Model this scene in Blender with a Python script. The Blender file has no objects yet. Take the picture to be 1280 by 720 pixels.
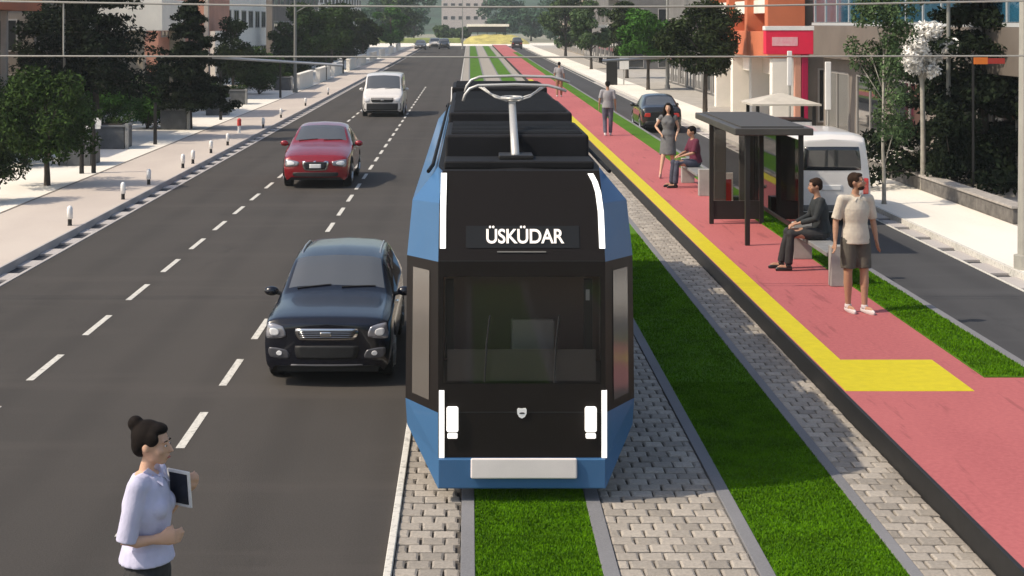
import bpy, bmesh, math, random
import numpy as np
from mathutils import Vector, Matrix, Euler
from mathutils.bvhtree import BVHTree
R = math.radians
random.seed(7)
S = bpy.context.scene
COL = S.collection

# ------------------------------------------------------------------ camera, sky, sun, exposure
cam_d = bpy.data.cameras.new('camera'); cam = bpy.data.objects.new('camera', cam_d); COL.objects.link(cam)
cam.location = (0, 0, 4.5); cam.rotation_euler = (R(90), 0, 0)
cam_d.sensor_fit = 'HORIZONTAL'; cam_d.sensor_width = 36; cam_d.lens = 56.25
cam_d.shift_x = 53/1280; cam_d.shift_y = -332/1280
cam_d.clip_start = .1; cam_d.clip_end = 6000
S.camera = cam
SUN_DIR = Vector((1.0, .30, -1.12)).normalized()      # the way the light travels
W = bpy.data.worlds.new('World'); S.world = W; W.use_nodes = True
nt = W.node_tree; bg = nt.nodes['Background']
sky = nt.nodes.new('ShaderNodeTexSky'); sky.sky_type = 'NISHITA'; sky.sun_disc = False
el = math.asin(-SUN_DIR.z); az = math.atan2(-SUN_DIR.x, -SUN_DIR.y)
sky.sun_elevation = el; sky.sun_rotation = az
sky.air_density = 1.0; sky.dust_density = 2.0; sky.ozone_density = 1.0
nt.links.new(sky.outputs[0], bg.inputs[0]); bg.inputs[1].default_value = .13
sl = bpy.data.lights.new('sun', 'SUN'); sl.energy = 2.9; sl.angle = R(.6); sl.color = (1, .93, .82)
so = bpy.data.objects.new('sun', sl); COL.objects.link(so); so.location = (-40, 0, 60)
so.rotation_euler = SUN_DIR.to_track_quat('-Z', 'Y').to_euler()
S.view_settings.view_transform = 'Standard'; S.view_settings.look = 'None'
S.view_settings.exposure = .45; S.view_settings.use_white_balance = True; S.view_settings.white_balance_temperature = 7100; S.view_settings.white_balance_tint = 10; S.view_settings.gamma = 1
S.render.engine = 'CYCLES'
S.cycles.max_bounces = 6; S.cycles.transparent_max_bounces = 8

# ------------------------------------------------------------------ materials
MATS = {}
def mat(name, col, rough=.6, metal=0, vary=.0, scale=5., bump=0., bscale=None, col2=None, emit=0, coat=0, spec=.5, island=0., detail=4, stretch=None, ramp=(.35, .65)):
    if name in MATS: return MATS[name]
    m = bpy.data.materials.new(name); m.use_nodes = True; MATS[name] = m
    n = m.node_tree.nodes; l = m.node_tree.links; b = n['Principled BSDF']
    b.inputs['Roughness'].default_value = rough; b.inputs['Metallic'].default_value = metal
    b.inputs['Specular IOR Level'].default_value = spec; b.inputs['Coat Weight'].default_value = coat
    c = (*col, 1); b.inputs['Base Color'].default_value = c
    tc = n.new('ShaderNodeTexCoord'); mp = n.new('ShaderNodeMapping'); l.new(tc.outputs['Object'], mp.inputs[0])
    if stretch: mp.inputs['Scale'].default_value = stretch
    last = None
    if vary or col2:
        t = n.new('ShaderNodeTexNoise'); t.inputs['Scale'].default_value = scale; t.inputs['Detail'].default_value = detail
        t.inputs['Roughness'].default_value = .6; l.new(mp.outputs[0], t.inputs['Vector'])
        r = n.new('ShaderNodeValToRGB'); l.new(t.outputs[0], r.inputs[0])
        r.color_ramp.elements[0].position = ramp[0]; r.color_ramp.elements[1].position = ramp[1]
        if col2: a, z = col, col2
        else: a = [x*(1-vary) for x in col]; z = [min(1, x*(1+vary)) for x in col]
        r.color_ramp.elements[0].color = (*a, 1); r.color_ramp.elements[1].color = (*z, 1)
        last = r.outputs[0]; l.new(last, b.inputs['Base Color'])
    if island:
        g = n.new('ShaderNodeNewGeometry'); hv = n.new('ShaderNodeHueSaturation')
        mr = n.new('ShaderNodeMapRange'); mr.inputs[3].default_value = 1-island; mr.inputs[4].default_value = 1+island
        l.new(g.outputs['Random Per Island'], mr.inputs[0]); l.new(mr.outputs[0], hv.inputs['Value'])
        if last: l.new(last, hv.inputs['Color'])
        else: hv.inputs['Color'].default_value = c
        last = hv.outputs[0]; l.new(last, b.inputs['Base Color'])
    if bump:
        t2 = n.new('ShaderNodeTexNoise'); t2.inputs['Scale'].default_value = bscale or scale*4; t2.inputs['Detail'].default_value = 5
        l.new(mp.outputs[0], t2.inputs['Vector'])
        bp = n.new('ShaderNodeBump'); bp.inputs['Strength'].default_value = bump; bp.inputs['Distance'].default_value = .02
        l.new(t2.outputs[0], bp.inputs['Height']); l.new(bp.outputs[0], b.inputs['Normal'])
    if emit:
        b.inputs['Emission Color'].default_value = c; b.inputs['Emission Strength'].default_value = emit
    return m

def ground_mat(name, base, dark, light, fine=60, big=.35, rough=.9, bump=.25, streak=False, wear=False):
    """worn ground: broad patches plus fine grain"""
    m = bpy.data.materials.new(name); m.use_nodes = True; MATS[name] = m
    n = m.node_tree.nodes; l = m.node_tree.links; b = n['Principled BSDF']; b.inputs['Roughness'].default_value = rough
    b.inputs['Specular IOR Level'].default_value = .3
    tc = n.new('ShaderNodeTexCoord')
    def noise(s, d=5, r=.6, st=(1, 1, 1)):
        mp = n.new('ShaderNodeMapping'); mp.inputs['Scale'].default_value = st; l.new(tc.outputs['Object'], mp.inputs[0])
        t = n.new('ShaderNodeTexNoise'); t.inputs['Scale'].default_value = s; t.inputs['Detail'].default_value = d; t.inputs['Roughness'].default_value = r
        l.new(mp.outputs[0], t.inputs['Vector']); return t.outputs[0]
    def mix(f, a, c):
        x = n.new('ShaderNodeMix'); x.data_type = 'RGBA'; l.new(f, x.inputs[0])
        for k, v in ((6, a), (7, c)):
            if isinstance(v, tuple): x.inputs[k].default_value = (*v, 1)
            else: l.new(v, x.inputs[k])
        return x.outputs[2]
    def rng(o, a, c, lo=0, hi=1):
        x = n.new('ShaderNodeMapRange'); l.new(o, x.inputs[0])
        for k, v in zip((1, 2, 3, 4), (a, c, lo, hi)): x.inputs[k].default_value = v
        return x.outputs[0]
    c1 = mix(rng(noise(big, 4, .55, (1, .35, 1)), .38, .62), dark, base)
    c2 = mix(rng(noise(fine, 3), .35, .7, 0, .55), c1, light)
    c3 = mix(rng(noise(1.6, 6, .7, (1, .5, 1)), .55, .75, 0, .35), c2, dark)
    if wear:
        wv = n.new('ShaderNodeTexWave'); wv.wave_type = 'BANDS'; wv.bands_direction = 'X'; wv.inputs['Scale'].default_value = .262; wv.inputs['Distortion'].default_value = .6; wv.inputs['Detail'].default_value = 2; wv.inputs['Phase Offset'].default_value = 1.1; l.new(tc.outputs['Object'], wv.inputs['Vector'])
        c3 = mix(rng(wv.outputs[1], .55, 1., 0, .28), c3, tuple(x*.72 for x in dark))
        c3 = mix(rng(noise(.9, 6, .75, (1, .3, 1)), .60, .72, 0, .55), c3, tuple(x*.70 for x in dark))
        c3 = mix(rng(noise(.5, 5, .6, (.25, 1.6, 1)), .52, .66, 0, .6), c3, tuple(x*1.22 for x in base))
    if streak: c3 = mix(rng(noise(1., 3, .6, (7, .7, 1)), .60, .68, 0, .45), c3, tuple(x*.55 for x in dark))
    l.new(c3, b.inputs['Base Color'])
    bp = n.new('ShaderNodeBump'); bp.inputs['Strength'].default_value = bump; bp.inputs['Distance'].default_value = .01
    l.new(noise(fine*1.4, 3), bp.inputs['Height']); l.new(bp.outputs[0], b.inputs['Normal'])
    return m

M_ASPH = ground_mat('asphalt', (.058, .051, .046), (.047, .042, .038), (.076, .068, .061), 45, wear=True)
M_ASPH2 = ground_mat('asphalt_cool', (.060, .060, .063), (.050, .050, .053), (.078, .077, .080), 45, wear=True)
M_PAVE = ground_mat('beige_paving', (.56, .49, .43), (.50, .43, .38), (.60, .53, .47), 30, .6)
M_CREAM = ground_mat('cream_paving', (.82, .77, .69), (.74, .69, .61), (.86, .82, .74), 20, .5)
M_KERB = ground_mat('kerb_concrete', (.20, .20, .215), (.16, .16, .17), (.25, .25, .26), 60, 1.2)
M_KERBL = ground_mat('pale_kerb', (.46, .43, .41), (.40, .37, .36), (.5, .47, .45), 60, 1.2)
M_GND = ground_mat('earth', (.30, .28, .23), (.2, .22, .14), (.36, .33, .28), 3, .05)
M_PINK = ground_mat('pink_coating', (.45, .125, .128), (.375, .098, .104), (.52, .155, .153), 18, .45, .8, .3, True)
M_GRASS = ground_mat('turf', (.060, .165, .003), (.040, .12, .002), (.09, .21, .005), 25, 1.1, 1, .6)
M_PAINT = mat('road_paint', (.34, .33, .30), .8, col2=(.62, .60, .55), scale=16, detail=8, ramp=(.32, .50))
M_YEL = mat('yellow_paint', (.60, .50, .004), .6, vary=.06, scale=8, bump=.1, bscale=60)
M_YEL2 = mat('ochre_paint', (.80, .50, .02), .6, vary=.1, scale=8)
M_STONE = mat('cobble_stone', (.33, .295, .255), .85, vary=.12, scale=30, bump=.35, bscale=70, island=.22)
M_JOINT = mat('cobble_joint', (.075, .065, .055), .95, vary=.25, scale=30)
M_BLK = mat('black_rubber', (.012, .012, .013), .6, vary=.2, scale=9)
M_TYRE = mat('tyre_rubber', (.012, .012, .012), .85)
M_RIM = mat('wheel_rim', (.45, .45, .46), .3, .9)
M_GLASS = mat('dark_glass', (.02, .023, .026), .04, spec=.9, coat=.3)
M_VGLASS = mat('windscreen_glass', (.075, .08, .085), .05, spec=1.0, coat=1.0)
M_CHROME = mat('chrome', (.7, .7, .7), .15, 1)
M_LAMP = mat('headlight_lens', (.75, .75, .76), .12, .0, coat=1)
M_RLAMP = mat('tail_light_lens', (.55, .03, .02), .15, coat=1)
M_STEEL = mat('galvanised_steel', (.42, .41, .38), .5, .5, vary=.1, scale=6)
M_DARKM = mat('dark_metal', (.022, .020, .019), .45, .3)
M_WHITE = mat('white_paint', (.80, .79, .77), .5, vary=.03, scale=3)
M_CONC = mat('grey_concrete', (.20, .20, .20), .8, vary=.12, scale=4, bump=.2)

# ------------------------------------------------------------------ helpers
def tag(o, label=None, cat=None, group=None, kind=None):
    if label: o['label'] = label
    if cat: o['category'] = cat
    if group: o['group'] = group
    if kind: o['kind'] = kind
    return o
def empty(name, label, cat, loc=(0, 0, 0), rz=0, group=None, sc=1):
    o = bpy.data.objects.new(name, None); COL.objects.link(o); o.location = loc; o.rotation_euler = (0, 0, rz); o.scale = (sc,)*3
    o.empty_display_size = .2
    return tag(o, label, cat, group)
def kids(o): return [c for c in bpy.data.objects if c.parent == o]
def copy_tree(o, parent=None):
    ch = kids(o); c = o.copy(); COL.objects.link(c)
    if parent: c.parent = parent
    for k in ch: copy_tree(k, c)
    return c
class MB:
    def __init__(s): s.v = []; s.f = []; s.m = []; s.mi = 0
    def add(s, vs, fs):
        k = len(s.v); s.v += [tuple(v) for v in vs]; s.f += [tuple(i+k for i in f) for f in fs]; s.m += [s.mi]*len(fs); return s
    def box(s, a, b, rot=None):
        x0, y0, z0 = a; x1, y1, z1 = b
        vs = [(x0,y0,z0),(x1,y0,z0),(x1,y1,z0),(x0,y1,z0),(x0,y0,z1),(x1,y0,z1),(x1,y1,z1),(x0,y1,z1)]
        if rot: vs = [rot @ Vector(v) for v in vs]
        return s.add(vs, [(0,3,2,1),(4,5,6,7),(0,1,5,4),(1,2,6,5),(2,3,7,6),(3,0,4,7)])
    def quad(s, a, b, c, d): return s.add([a, b, c, d], [(0,1,2,3)])
    def tube(s, pts, rad, n=10, cap=True, flat=1., ref=None):
        """tapered tube through pts; rad number or list (number or (rx,ry))"""
        pts = [Vector(p) for p in pts]
        if not isinstance(rad, (list, tuple)): rad = [rad]*len(pts)
        rings = []; vs = []; ref = Vector(ref) if ref else None
        for i, p in enumerate(pts):
            d = (pts[min(i+1, len(pts)-1)]-pts[max(i-1, 0)]); d = d.normalized() if d.length > 1e-9 else Vector((0,0,1))
            r0 = ref or (Vector((0,1,0)) if abs(d.y) < .9 else Vector((1,0,0)))
            a = r0.cross(d).normalized(); b = d.cross(a).normalized()
            rr = rad[i]; rx, ry = rr if isinstance(rr, (tuple, list)) else (rr, rr*flat)
            for k in range(n):
                t = 2*math.pi*k/n; vs.append(p+a*math.cos(t)*rx+b*math.sin(t)*ry)
        fs = []
        for i in range(len(pts)-1):
            for k in range(n):
                fs.append((i*n+k, i*n+(k+1) % n, (i+1)*n+(k+1) % n, (i+1)*n+k))
        if cap: fs.append(tuple(reversed(range(n)))); fs.append(tuple((len(pts)-1)*n+k for k in range(n)))
        return s.add(vs, fs)
    def ell(s, c, r, n=14, m=9, rot=None):
        c = Vector(c); r = r if isinstance(r, (tuple, list)) else (r,)*3
        vs = []; fs = []
        for i in range(m+1):
            p = math.pi*i/m
            for k in range(n):
                t = 2*math.pi*k/n; v = Vector((r[0]*math.sin(p)*math.cos(t), r[1]*math.sin(p)*math.sin(t), r[2]*math.cos(p)))
                if rot: v = rot @ v
                vs.append(c+v)
        for i in range(m):
            for k in range(n): fs.append((i*n+k, (i+1)*n+k, (i+1)*n+(k+1) % n, i*n+(k+1) % n))
        return s.add(vs, fs)
    def build(s, name, mt, parent=None, bevel=0, smooth=False, seg=2, label=None):
        me = bpy.data.meshes.new(name); me.from_pydata(s.v, [], s.f)
        for x in (mt if isinstance(mt, (list, tuple)) else [mt]): me.materials.append(x)
        if any(s.m): me.polygons.foreach_set('material_index', s.m)
        if smooth: me.polygons.foreach_set('use_smooth', [True]*len(s.f))
        bm = bmesh.new(); bm.from_mesh(me); bmesh.ops.remove_doubles(bm, verts=bm.verts, dist=1e-5)
        if len(s.f) < 60000: bmesh.ops.recalc_face_normals(bm, faces=bm.faces)
        bm.to_mesh(me); bm.free()
        o = bpy.data.objects.new(name, me); COL.objects.link(o)
        if parent: o.parent = parent
        if bevel:
            b = o.modifiers.new('bevel', 'BEVEL'); b.width = bevel; b.segments = seg; b.limit_method = 'ANGLE'; b.angle_limit = R(40)
            me.polygons.foreach_set('use_smooth', [True]*len(me.polygons)); b.harden_normals = True
        if label: o['label'] = label
        return o
def struct(name, mb, mt, **k): return tag(mb.build(name, mt, **k), kind='structure')
def flat(x0, y0, x1, y1, z, ny=1):
    m = MB(); ys = np.linspace(y0, y1, ny+1)
    for a, b in zip(ys[:-1], ys[1:]): m.quad((x0,a,z),(x1,a,z),(x1,b,z),(x0,b,z))
    return m
def slab(x0, y0, x1, y1, z0, z1): return MB().box((x0,y0,z0),(x1,y1,z1))

# ------------------------------------------------------------------ ground, roads, tracks
FAR = 305.
struct('ground', flat(-1500, -60, 1500, 3500, -.06), M_GND)
struct('road', slab(-8.0, -20, -.70, FAR, -.3, 0), M_ASPH)
struct('side_road', slab(6.98, -20, 9.25, FAR, -.3, 0), M_ASPH2)
struct('track_bed', slab(-.70, -20, 4.40, FAR, -.3, -.03), M_JOINT)
# kerb lines of the tram bed
k = MB(); k.box((-.70, 6, -.05), (-.635, 27, .035)); k.box((-.70, 27, -.05), (-.62, FAR, .03))
struct('kerb_line', k, M_PAINT, bevel=.008)
k = MB()
for a, b in ((-.075, .045), (1.09, 1.225), (2.365, 2.49), (3.58, 3.69)): k.box((a, -5, -.05), (b, FAR, .012))
struct('track_kerb', k, M_KERB, bevel=.006)
k = MB()
for a, b in ((.045, 1.09), (2.49, 3.58)): k.box((a, -5, -.05), (b, FAR, 0))
struct('grass_strip', k, M_GRASS)
# cobbles: every stone modelled, rows across the strip
k = MB(); rs = random.Random(3)
def cobbles(x0, x1, y0, y1):
    y = y0; row = 0
    while y < y1:
        big = y > 60
        h = .2; x = x0 - (.105 if row % 2 else 0)
        while x < x1-.02:
            a = max(x, x0)+.008; b = min(x+.21, x1)-.008
            if b-a > .04:
                j = lambda s=.006: rs.uniform(-s, s)
                z = rs.uniform(-.004, .006); c = .018
                lo = [(a+j(), y+.012+j(), -.03), (b+j(), y+.012+j(), -.03), (b+j(), y+h-.012+j(), -.03), (a+j(), y+h-.012+j(), -.03)]
                hi = [(p[0]+(c if i in (0, 3) else -c), p[1]+(c if i < 2 else -c), z+j(.002)) for i, p in enumerate(lo)]
                mid = [(p[0], p[1], z-.010) for p in lo]
                if big: k.add(hi+mid, [(0,1,2,3),(4,5,1,0),(5,6,2,1),(6,7,3,2),(7,4,0,3)])
                else: k.add(hi+mid+lo, [(0,1,2,3),(4,5,1,0),(5,6,2,1),(6,7,3,2),(7,4,0,3),(8,9,5,4),(9,10,6,5),(10,11,7,6),(11,8,4,7)])
            x += .21
        y += h; row += 1
for a, b in ((-.635, -.075), (1.225, 2.365), (3.69, 4.30)): cobbles(a, b, 11, 80)
struct('cobble_paving', k, M_STONE)
k = MB()
for a, b in ((-.62, -.075), (1.225, 2.365), (3.69, 4.30)): k.quad((a,80,-.008),(b,80,-.008),(b,FAR,-.008),(a,FAR,-.008))
struct('far_paving', k, mat('far_cobble', (.33,.30,.26), .9, vary=.2, scale=6))
# grass blades in the foreground
def blades(rects, zb, name):
    rg = np.random.default_rng(5); V = []; 
    for (x0, x1, y0, y1, dens, h) in rects:
        n = int((x1-x0)*(y1-y0)*dens)
        x = rg.uniform(x0, x1, n); y = rg.uniform(y0, y1, n); a = rg.uniform(0, 6.28, n); hh = h*rg.uniform(.5, 1.3, n)
        w = .004+.0002*(y); dx = np.cos(a)*w; dy = np.sin(a)*w; lx = rg.normal(0, .35, n)*hh; ly = rg.normal(0, .35, n)*hh
        z = np.full(n, zb)
        V.append(np.stack([np.stack([x-dx, y-dy, z], 1), np.stack([x+dx, y+dy, z], 1), np.stack([x+lx, y+ly, z+hh], 1)], 1).reshape(-1, 3))
    V = np.concatenate(V); F = np.arange(len(V)).reshape(-1, 3)
    me = bpy.data.meshes.new(name); me.from_pydata(V.tolist(), [], F.tolist())
    me.materials.append(mat('grass_blade', (.072, .185, .003), .9, vary=.25, scale=2.2, island=.3, spec=.1))
    o = bpy.data.objects.new(name, me); COL.objects.link(o); return tag(o, kind='stuff')
o = blades([(.05, 1.085, 12.3, 15.6, 9000, .022), (2.495, 3.575, 12.3, 20, 7000, .022), (2.495, 3.575, 20, 34, 2500, .025)], 0, 'grass')
tag(o, 'short mown green grass growing between the tram track kerbs', 'grass')

# ------------------------------------------------------------------ platform
PZ = .22
k = MB(); k.box((4.30, 5, -.1), (4.345, FAR, PZ+.006)); struct('platform_edge', k, M_BLK, bevel=.006)
struct('platform', slab(4.345, 5, 6.86, FAR, -.1, PZ), M_PINK)
k = MB(); k.box((4.365, 18.57, PZ-.02), (4.70, 120, PZ+.006)); k.box((4.70, 18.57, PZ-.02), (5.86, 20.28, PZ+.006))
struct('tactile_strip', k, M_YEL, bevel=.003)
k = MB(); k.box((6.86, 5, -.1), (6.98, FAR, PZ+.02)); struct('platform_kerb', k, M_KERB, bevel=.01)
k = MB(); k.box((6.2, 19.28, PZ-.1), (6.855, 230, PZ+.012)); struct('platform_grass', k, M_GRASS)
o = blades([(6.21, 6.85, 19.3, 38, 3500, .028)], PZ+.012, 'grass')
tag(o, 'narrow strip of green grass beside the pink platform kerb', 'grass')

# ------------------------------------------------------------------ left pavement and forecourt
LZ = .12
struct('pavement', slab(-10.75, -20, -8.42, FAR, -.3, LZ), M_PAVE)
k = MB(); k.box((-8.42, -20, -.1), (-8.36, FAR, LZ+.01)); k.box((-8.06, -20, -.1), (-7.99, FAR, .012))
struct('pavement_kerb', k, M_KERBL, bevel=.006)
k = MB(); y = 14.
while y < 160: k.box((-8.35, y, -.1), (-8.07, y+.72, .006)); y += 1.55
struct('drain_panel', k, M_KERBL)
struct('drain_channel', slab(-8.36, -20, -8.06, FAR, -.3, -.03), mat('drain_grate', (.03, .03, .035), .7, vary=.3, scale=20))
k = MB(); k.box((-10.80, -20, -.1), (-10.75, FAR, LZ+.012)); struct('paving_edge', k, mat('edge_strip', (.26,.22,.18), .8, vary=.15, scale=9))
struct('forecourt', slab(-60, -20, -10.80, FAR, -.3, LZ-.003), M_CREAM)
# right pavement
struct('pavement', slab(9.70, -20, 11.78, FAR, -.3, LZ), M_CREAM)
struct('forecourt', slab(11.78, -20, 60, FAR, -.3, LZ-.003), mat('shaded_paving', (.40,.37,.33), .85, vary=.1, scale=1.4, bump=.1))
k = MB(); k.box((9.25, -20, -.1), (9.30, FAR, .014)); k.box((9.63, -20, -.1), (9.70, FAR, LZ+.01)); struct('pavement_kerb', k, M_PAINT, bevel=.006)
struct('drain_channel', slab(9.30, -20, 9.63, FAR, -.3, -.02), mat('drain_grate', (.03,.03,.035)))
k = MB(); y = 14.
while y < 120: k.box((9.305, y, -.1), (9.625, y+1.2, .02)); y += 1.62
struct('drain_panel', k, M_KERBL)
# lane markings
k = MB(); p = 2.91
for x, y0 in ((-3.06, 14.0), (-5.53, 17.2)):
    i = -2
    while y0+i*p < 112:
        a = y0+i*p; k.box((x-.047, a, -.02), (x+.047, a+1.55, .004)); i += 1
struct('lane_marking', k, M_PAINT)
# wheel-track sheen is left to the asphalt; cross street and far bank
struct('cross_street', flat(-60, FAR, 60, FAR+45, .02), M_CREAM)

# ------------------------------------------------------------------ foliage
def leaf_mat(name, col, v=.4):
    if name in MATS: return MATS[name]
    m = mat(name, col, .85, vary=v, scale=1.3, island=.45, spec=.06)
    b = m.node_tree.nodes['Principled BSDF']
    return m
L_DARK = leaf_mat('dark_needles', (.012, .019, .009)); L_MID = leaf_mat('mid_leaves', (.034, .062, .016)); L_GRN = leaf_mat('bright_leaves', (.042, .115, .02))
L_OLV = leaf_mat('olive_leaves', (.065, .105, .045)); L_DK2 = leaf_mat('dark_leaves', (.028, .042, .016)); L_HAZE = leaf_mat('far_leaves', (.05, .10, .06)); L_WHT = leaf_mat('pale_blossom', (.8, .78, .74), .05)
M_BARK = mat('bark', (.06, .048, .038), .9, vary=.3, scale=6, bump=.6); M_PBARK = mat('pale_bark', (.30, .28, .24), .85, vary=.2, scale=6, bump=.4)
def leaves(centres, radii, n, size, seed, flatz=1., shell=.75):
    rg = np.random.default_rng(seed); C_ = np.array(centres, float); Rr = np.array(radii, float)
    w = (Rr[:, 0]*Rr[:, 1]*Rr[:, 2])**.67; w /= w.sum(); idx = rg.choice(len(C_), n, p=w)
    d = rg.normal(size=(n, 3)); d /= np.linalg.norm(d, axis=1)[:, None]; r = rg.uniform(shell**3*.3, 1, n)**(1/3)
    P = C_[idx] + d*r[:, None]*Rr[idx]
    P += rg.normal(0, .03, (n, 3))
    nrm = d*.6 + rg.normal(0, .6, (n, 3)); nrm[:, 2] += .35; nrm /= np.linalg.norm(nrm, axis=1)[:, None]
    t = rg.normal(size=(n, 3)); t -= (t*nrm).sum(1)[:, None]*nrm; t /= np.linalg.norm(t, axis=1)[:, None]; b = np.cross(nrm, t)
    s = size*rg.uniform(.55, 1.35, n)[:, None]; wd = s*.42
    V = np.stack([P-t*s, P+b*wd-t*s*.1, P+t*s, P-b*wd-t*s*.1], 1).reshape(-1, 3)
    return V.tolist(), np.arange(len(V)).reshape(-1, 4).tolist()
def tree(name, label, loc, h, cr, z0, kind, leafm, n=9000, size=.1, seed=1, trunk_r=.12, bark=None, lean=0, group='street trees and trees on the forecourts', sparse=1., cat='tree'):
    rs = random.Random(seed); root = empty(name, label, cat, loc, rs.uniform(0, 6), group)
    t = MB(); top = z0 + (h-z0)*.75
    pts = [(0, 0, -.1), (lean*.3, 0, z0*.5), (lean*.6, .03, z0), (lean, 0, top)]
    t.tube([(0,0,-.1), (0,0,.12)]+pts[1:], [trunk_r*1.5, trunk_r*1.05, trunk_r*.9, trunk_r*.75, trunk_r*.25], 9)
    cs = []; rr = []
    if kind == 'round':
        for i in range(int(26*sparse)):
            a = rs.uniform(0, 6.283); u = rs.uniform(-.95, 1); zc = z0+(h-z0)*(.5+.44*u); rad = cr*math.sqrt(max(.05, 1-u*u))*rs.uniform(.25, .82)
            q = (lean+math.cos(a)*rad, math.sin(a)*rad, zc); cs.append(q); s = cr*rs.uniform(.2, .36); rr.append((s, s, s*.75))
            if i % 2 == 0:
                zb = rs.uniform(z0*.85, z0+(zc-z0)*.5) if zc > z0 else z0*.9
                t.tube([(lean*.6, 0, zb), ((lean+q[0])*.5, q[1]*.5, (zb+zc)*.5+.1), q], [trunk_r*.45, trunk_r*.3, .015], 6)
    elif kind == 'conifer':
        z = z0; lev = 0
        while z < h-.2:
            f = 1-(z-z0)/(h-z0); f = f**.8; nb = 5+int(5*f); off = rs.uniform(0, 6)
            for i in range(nb):
                a = off+i*6.283/nb+rs.uniform(-.25, .25); L = cr*f*rs.uniform(.5, 1.2); zj = rs.uniform(-.22, .22)
                for q in (.35, .65, .95):
                    cs.append((math.cos(a)*L*q, math.sin(a)*L*q, z+zj-.10*L*q*q+rs.uniform(-.08, .08))); s = (.10*cr+.13*L*(1.1-q*.6))*rs.uniform(.7, 1.2); rr.append((s, s, s*.5))
                t.tube([(0,0,z+.05), (math.cos(a)*L*.95, math.sin(a)*L*.95, z+zj-.1*L)], [.035*f+.012, .008], 5)
            z += (.30+.16*f)*(h-z0)/4.5*rs.uniform(.85, 1.15); lev += 1
        cs.append((0, 0, h)); rr.append((.12*cr, .12*cr, .25))
    elif kind == 'columnar':
        for i in range(int(34*sparse)):
            u = rs.uniform(0, 1); zc = z0+(h-z0)*u; wv = cr*(.45+.9*math.sin(math.pi*min(1, u*.8+.12)))*.75; a = rs.uniform(0, 6.283); rad = wv*rs.uniform(.1, .8)
            q = (math.cos(a)*rad, math.sin(a)*rad, zc); cs.append(q); s = cr*rs.uniform(.18, .32); rr.append((s, s, s*1.3))
            if i % 2 == 0: t.tube([(0,0,max(z0*.6, zc-1.)), q], [trunk_r*.35, .01], 5)
    elif kind == 'bush':
        for i in range(int(22*sparse)):
            a = rs.uniform(0, 6.283); rad = cr*rs.uniform(0, .75); u = rs.uniform(.15, .85)
            q = (math.cos(a)*rad, math.sin(a)*rad, z0+(h-z0)*u*(1-.35*rad/cr)); cs.append(q); s = cr*rs.uniform(.25, .4); rr.append((s, s, min(s*.8, (h-z0)*.35)))
            if i % 3 == 0: t.tube([(0,0,0), q], [.03, .01], 5)
    t.build('trunk', bark or M_BARK, root, smooth=True)
    v, f = leaves(cs, rr, n, size, seed, shell=.6)
    m = MB(); m.v = v; m.f = f; m.m = [0]*len(f); me = bpy.data.meshes.new('crown'); me.from_pydata(v, [], f); me.materials.append(leafm)
    o = bpy.data.objects.new('crown', me); COL.objects.link(o); o.parent = root
    return root

# left side
tree('broadleaf_tree', 'low green broadleaf tree at the left edge with dark bare trunk', (-11.35, 43, 0), 3.1, 1.9, .85, 'round', L_MID, 10500, .07, 11, .09)
tree('broadleaf_tree', 'nearest dark leafy tree cut by the left edge of the photo', (-12.1, 39, 0), 2.3, 1.35, .35, 'round', L_DK2, 8000, .06, 12, .06)
tree('conifer_tree', 'big dark layered conifer in front of the white canopy', (-14.0, 60, 0), 8.6, 2.6, 2.3, 'conifer', L_DARK, 17000, .10, 13, .14)
tree('conifer_tree', 'dense black-green conifer left of the pink balcony', (-11.55, 66, 0), 6.2, 1.7, 1.3, 'conifer', L_DARK, 22000, .09, 14, .12)
tree('broadleaf_tree', 'dark tree behind the thin pale pole at far left', (-17.2, 66, 0), 5.4, 2.1, 1.6, 'round', L_DARK, 9000, .10, 15, .12)
tree('broadleaf_tree', 'olive green tree beside the pale column right of the conifer', (-13.6, 92, 0), 4.7, 1.7, 1.4, 'round', L_DK2, 6000, .11, 16, .1)
tree('broadleaf_tree', 'wide dark green tree behind the grey arm pole', (-14.4, 135, 0), 5.9, 2.9, 1.5, 'round', L_MID, 11000, .16, 17, .16)
tree('broadleaf_tree', 'wide dark tree right of the arm pole over the white walls', (-12.9, 150, 0), 6.2, 3.1, 1.7, 'round', L_MID, 11000, .16, 18, .16)
tree('broadleaf_tree', 'brownish green tree at the right end of the dark tree row', (-11.5, 172, 0), 5.8, 2.7, 1.8, 'round', L_DK2, 8000, .18, 19, .16)
tree('broadleaf_tree', 'bright green round tree above the far end of the white walls', (-11.8, 240, 0), 7.0, 3.3, 1.6, 'round', L_GRN, 8000, .24, 20, .2)
tree('broadleaf_tree', 'tall pale green tree behind the bright round one', (-12.5, 285, 0), 9.5, 4.2, 2, 'round', L_OLV, 7000, .35, 21, .2)
for i, (x, y, r, h, lb) in enumerate([(-13.6, 49, 1.2, 1.9, 'low clipped shrub behind the nearest grey planter box'), (-14.0, 56, 1.3, 2.1, 'green shrub behind the second grey planter box'),
        (-13.3, 66, 1.1, 1.9, 'bright green shrub behind the third grey planter box'), (-13.2, 80, 1.2, 1.8, 'dark shrub beyond the planter boxes'), (-12.9, 98, 1.3, 2.0, 'rounded shrub next to the pale shop columns')]):
    tree('shrub', lb, (x, y, .1), h, r, .2, 'bush', (L_GRN if i == 2 else L_MID), 4500, .07, 40+i, .05, group='shrubs behind the grey planter boxes', cat='shrub')
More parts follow.
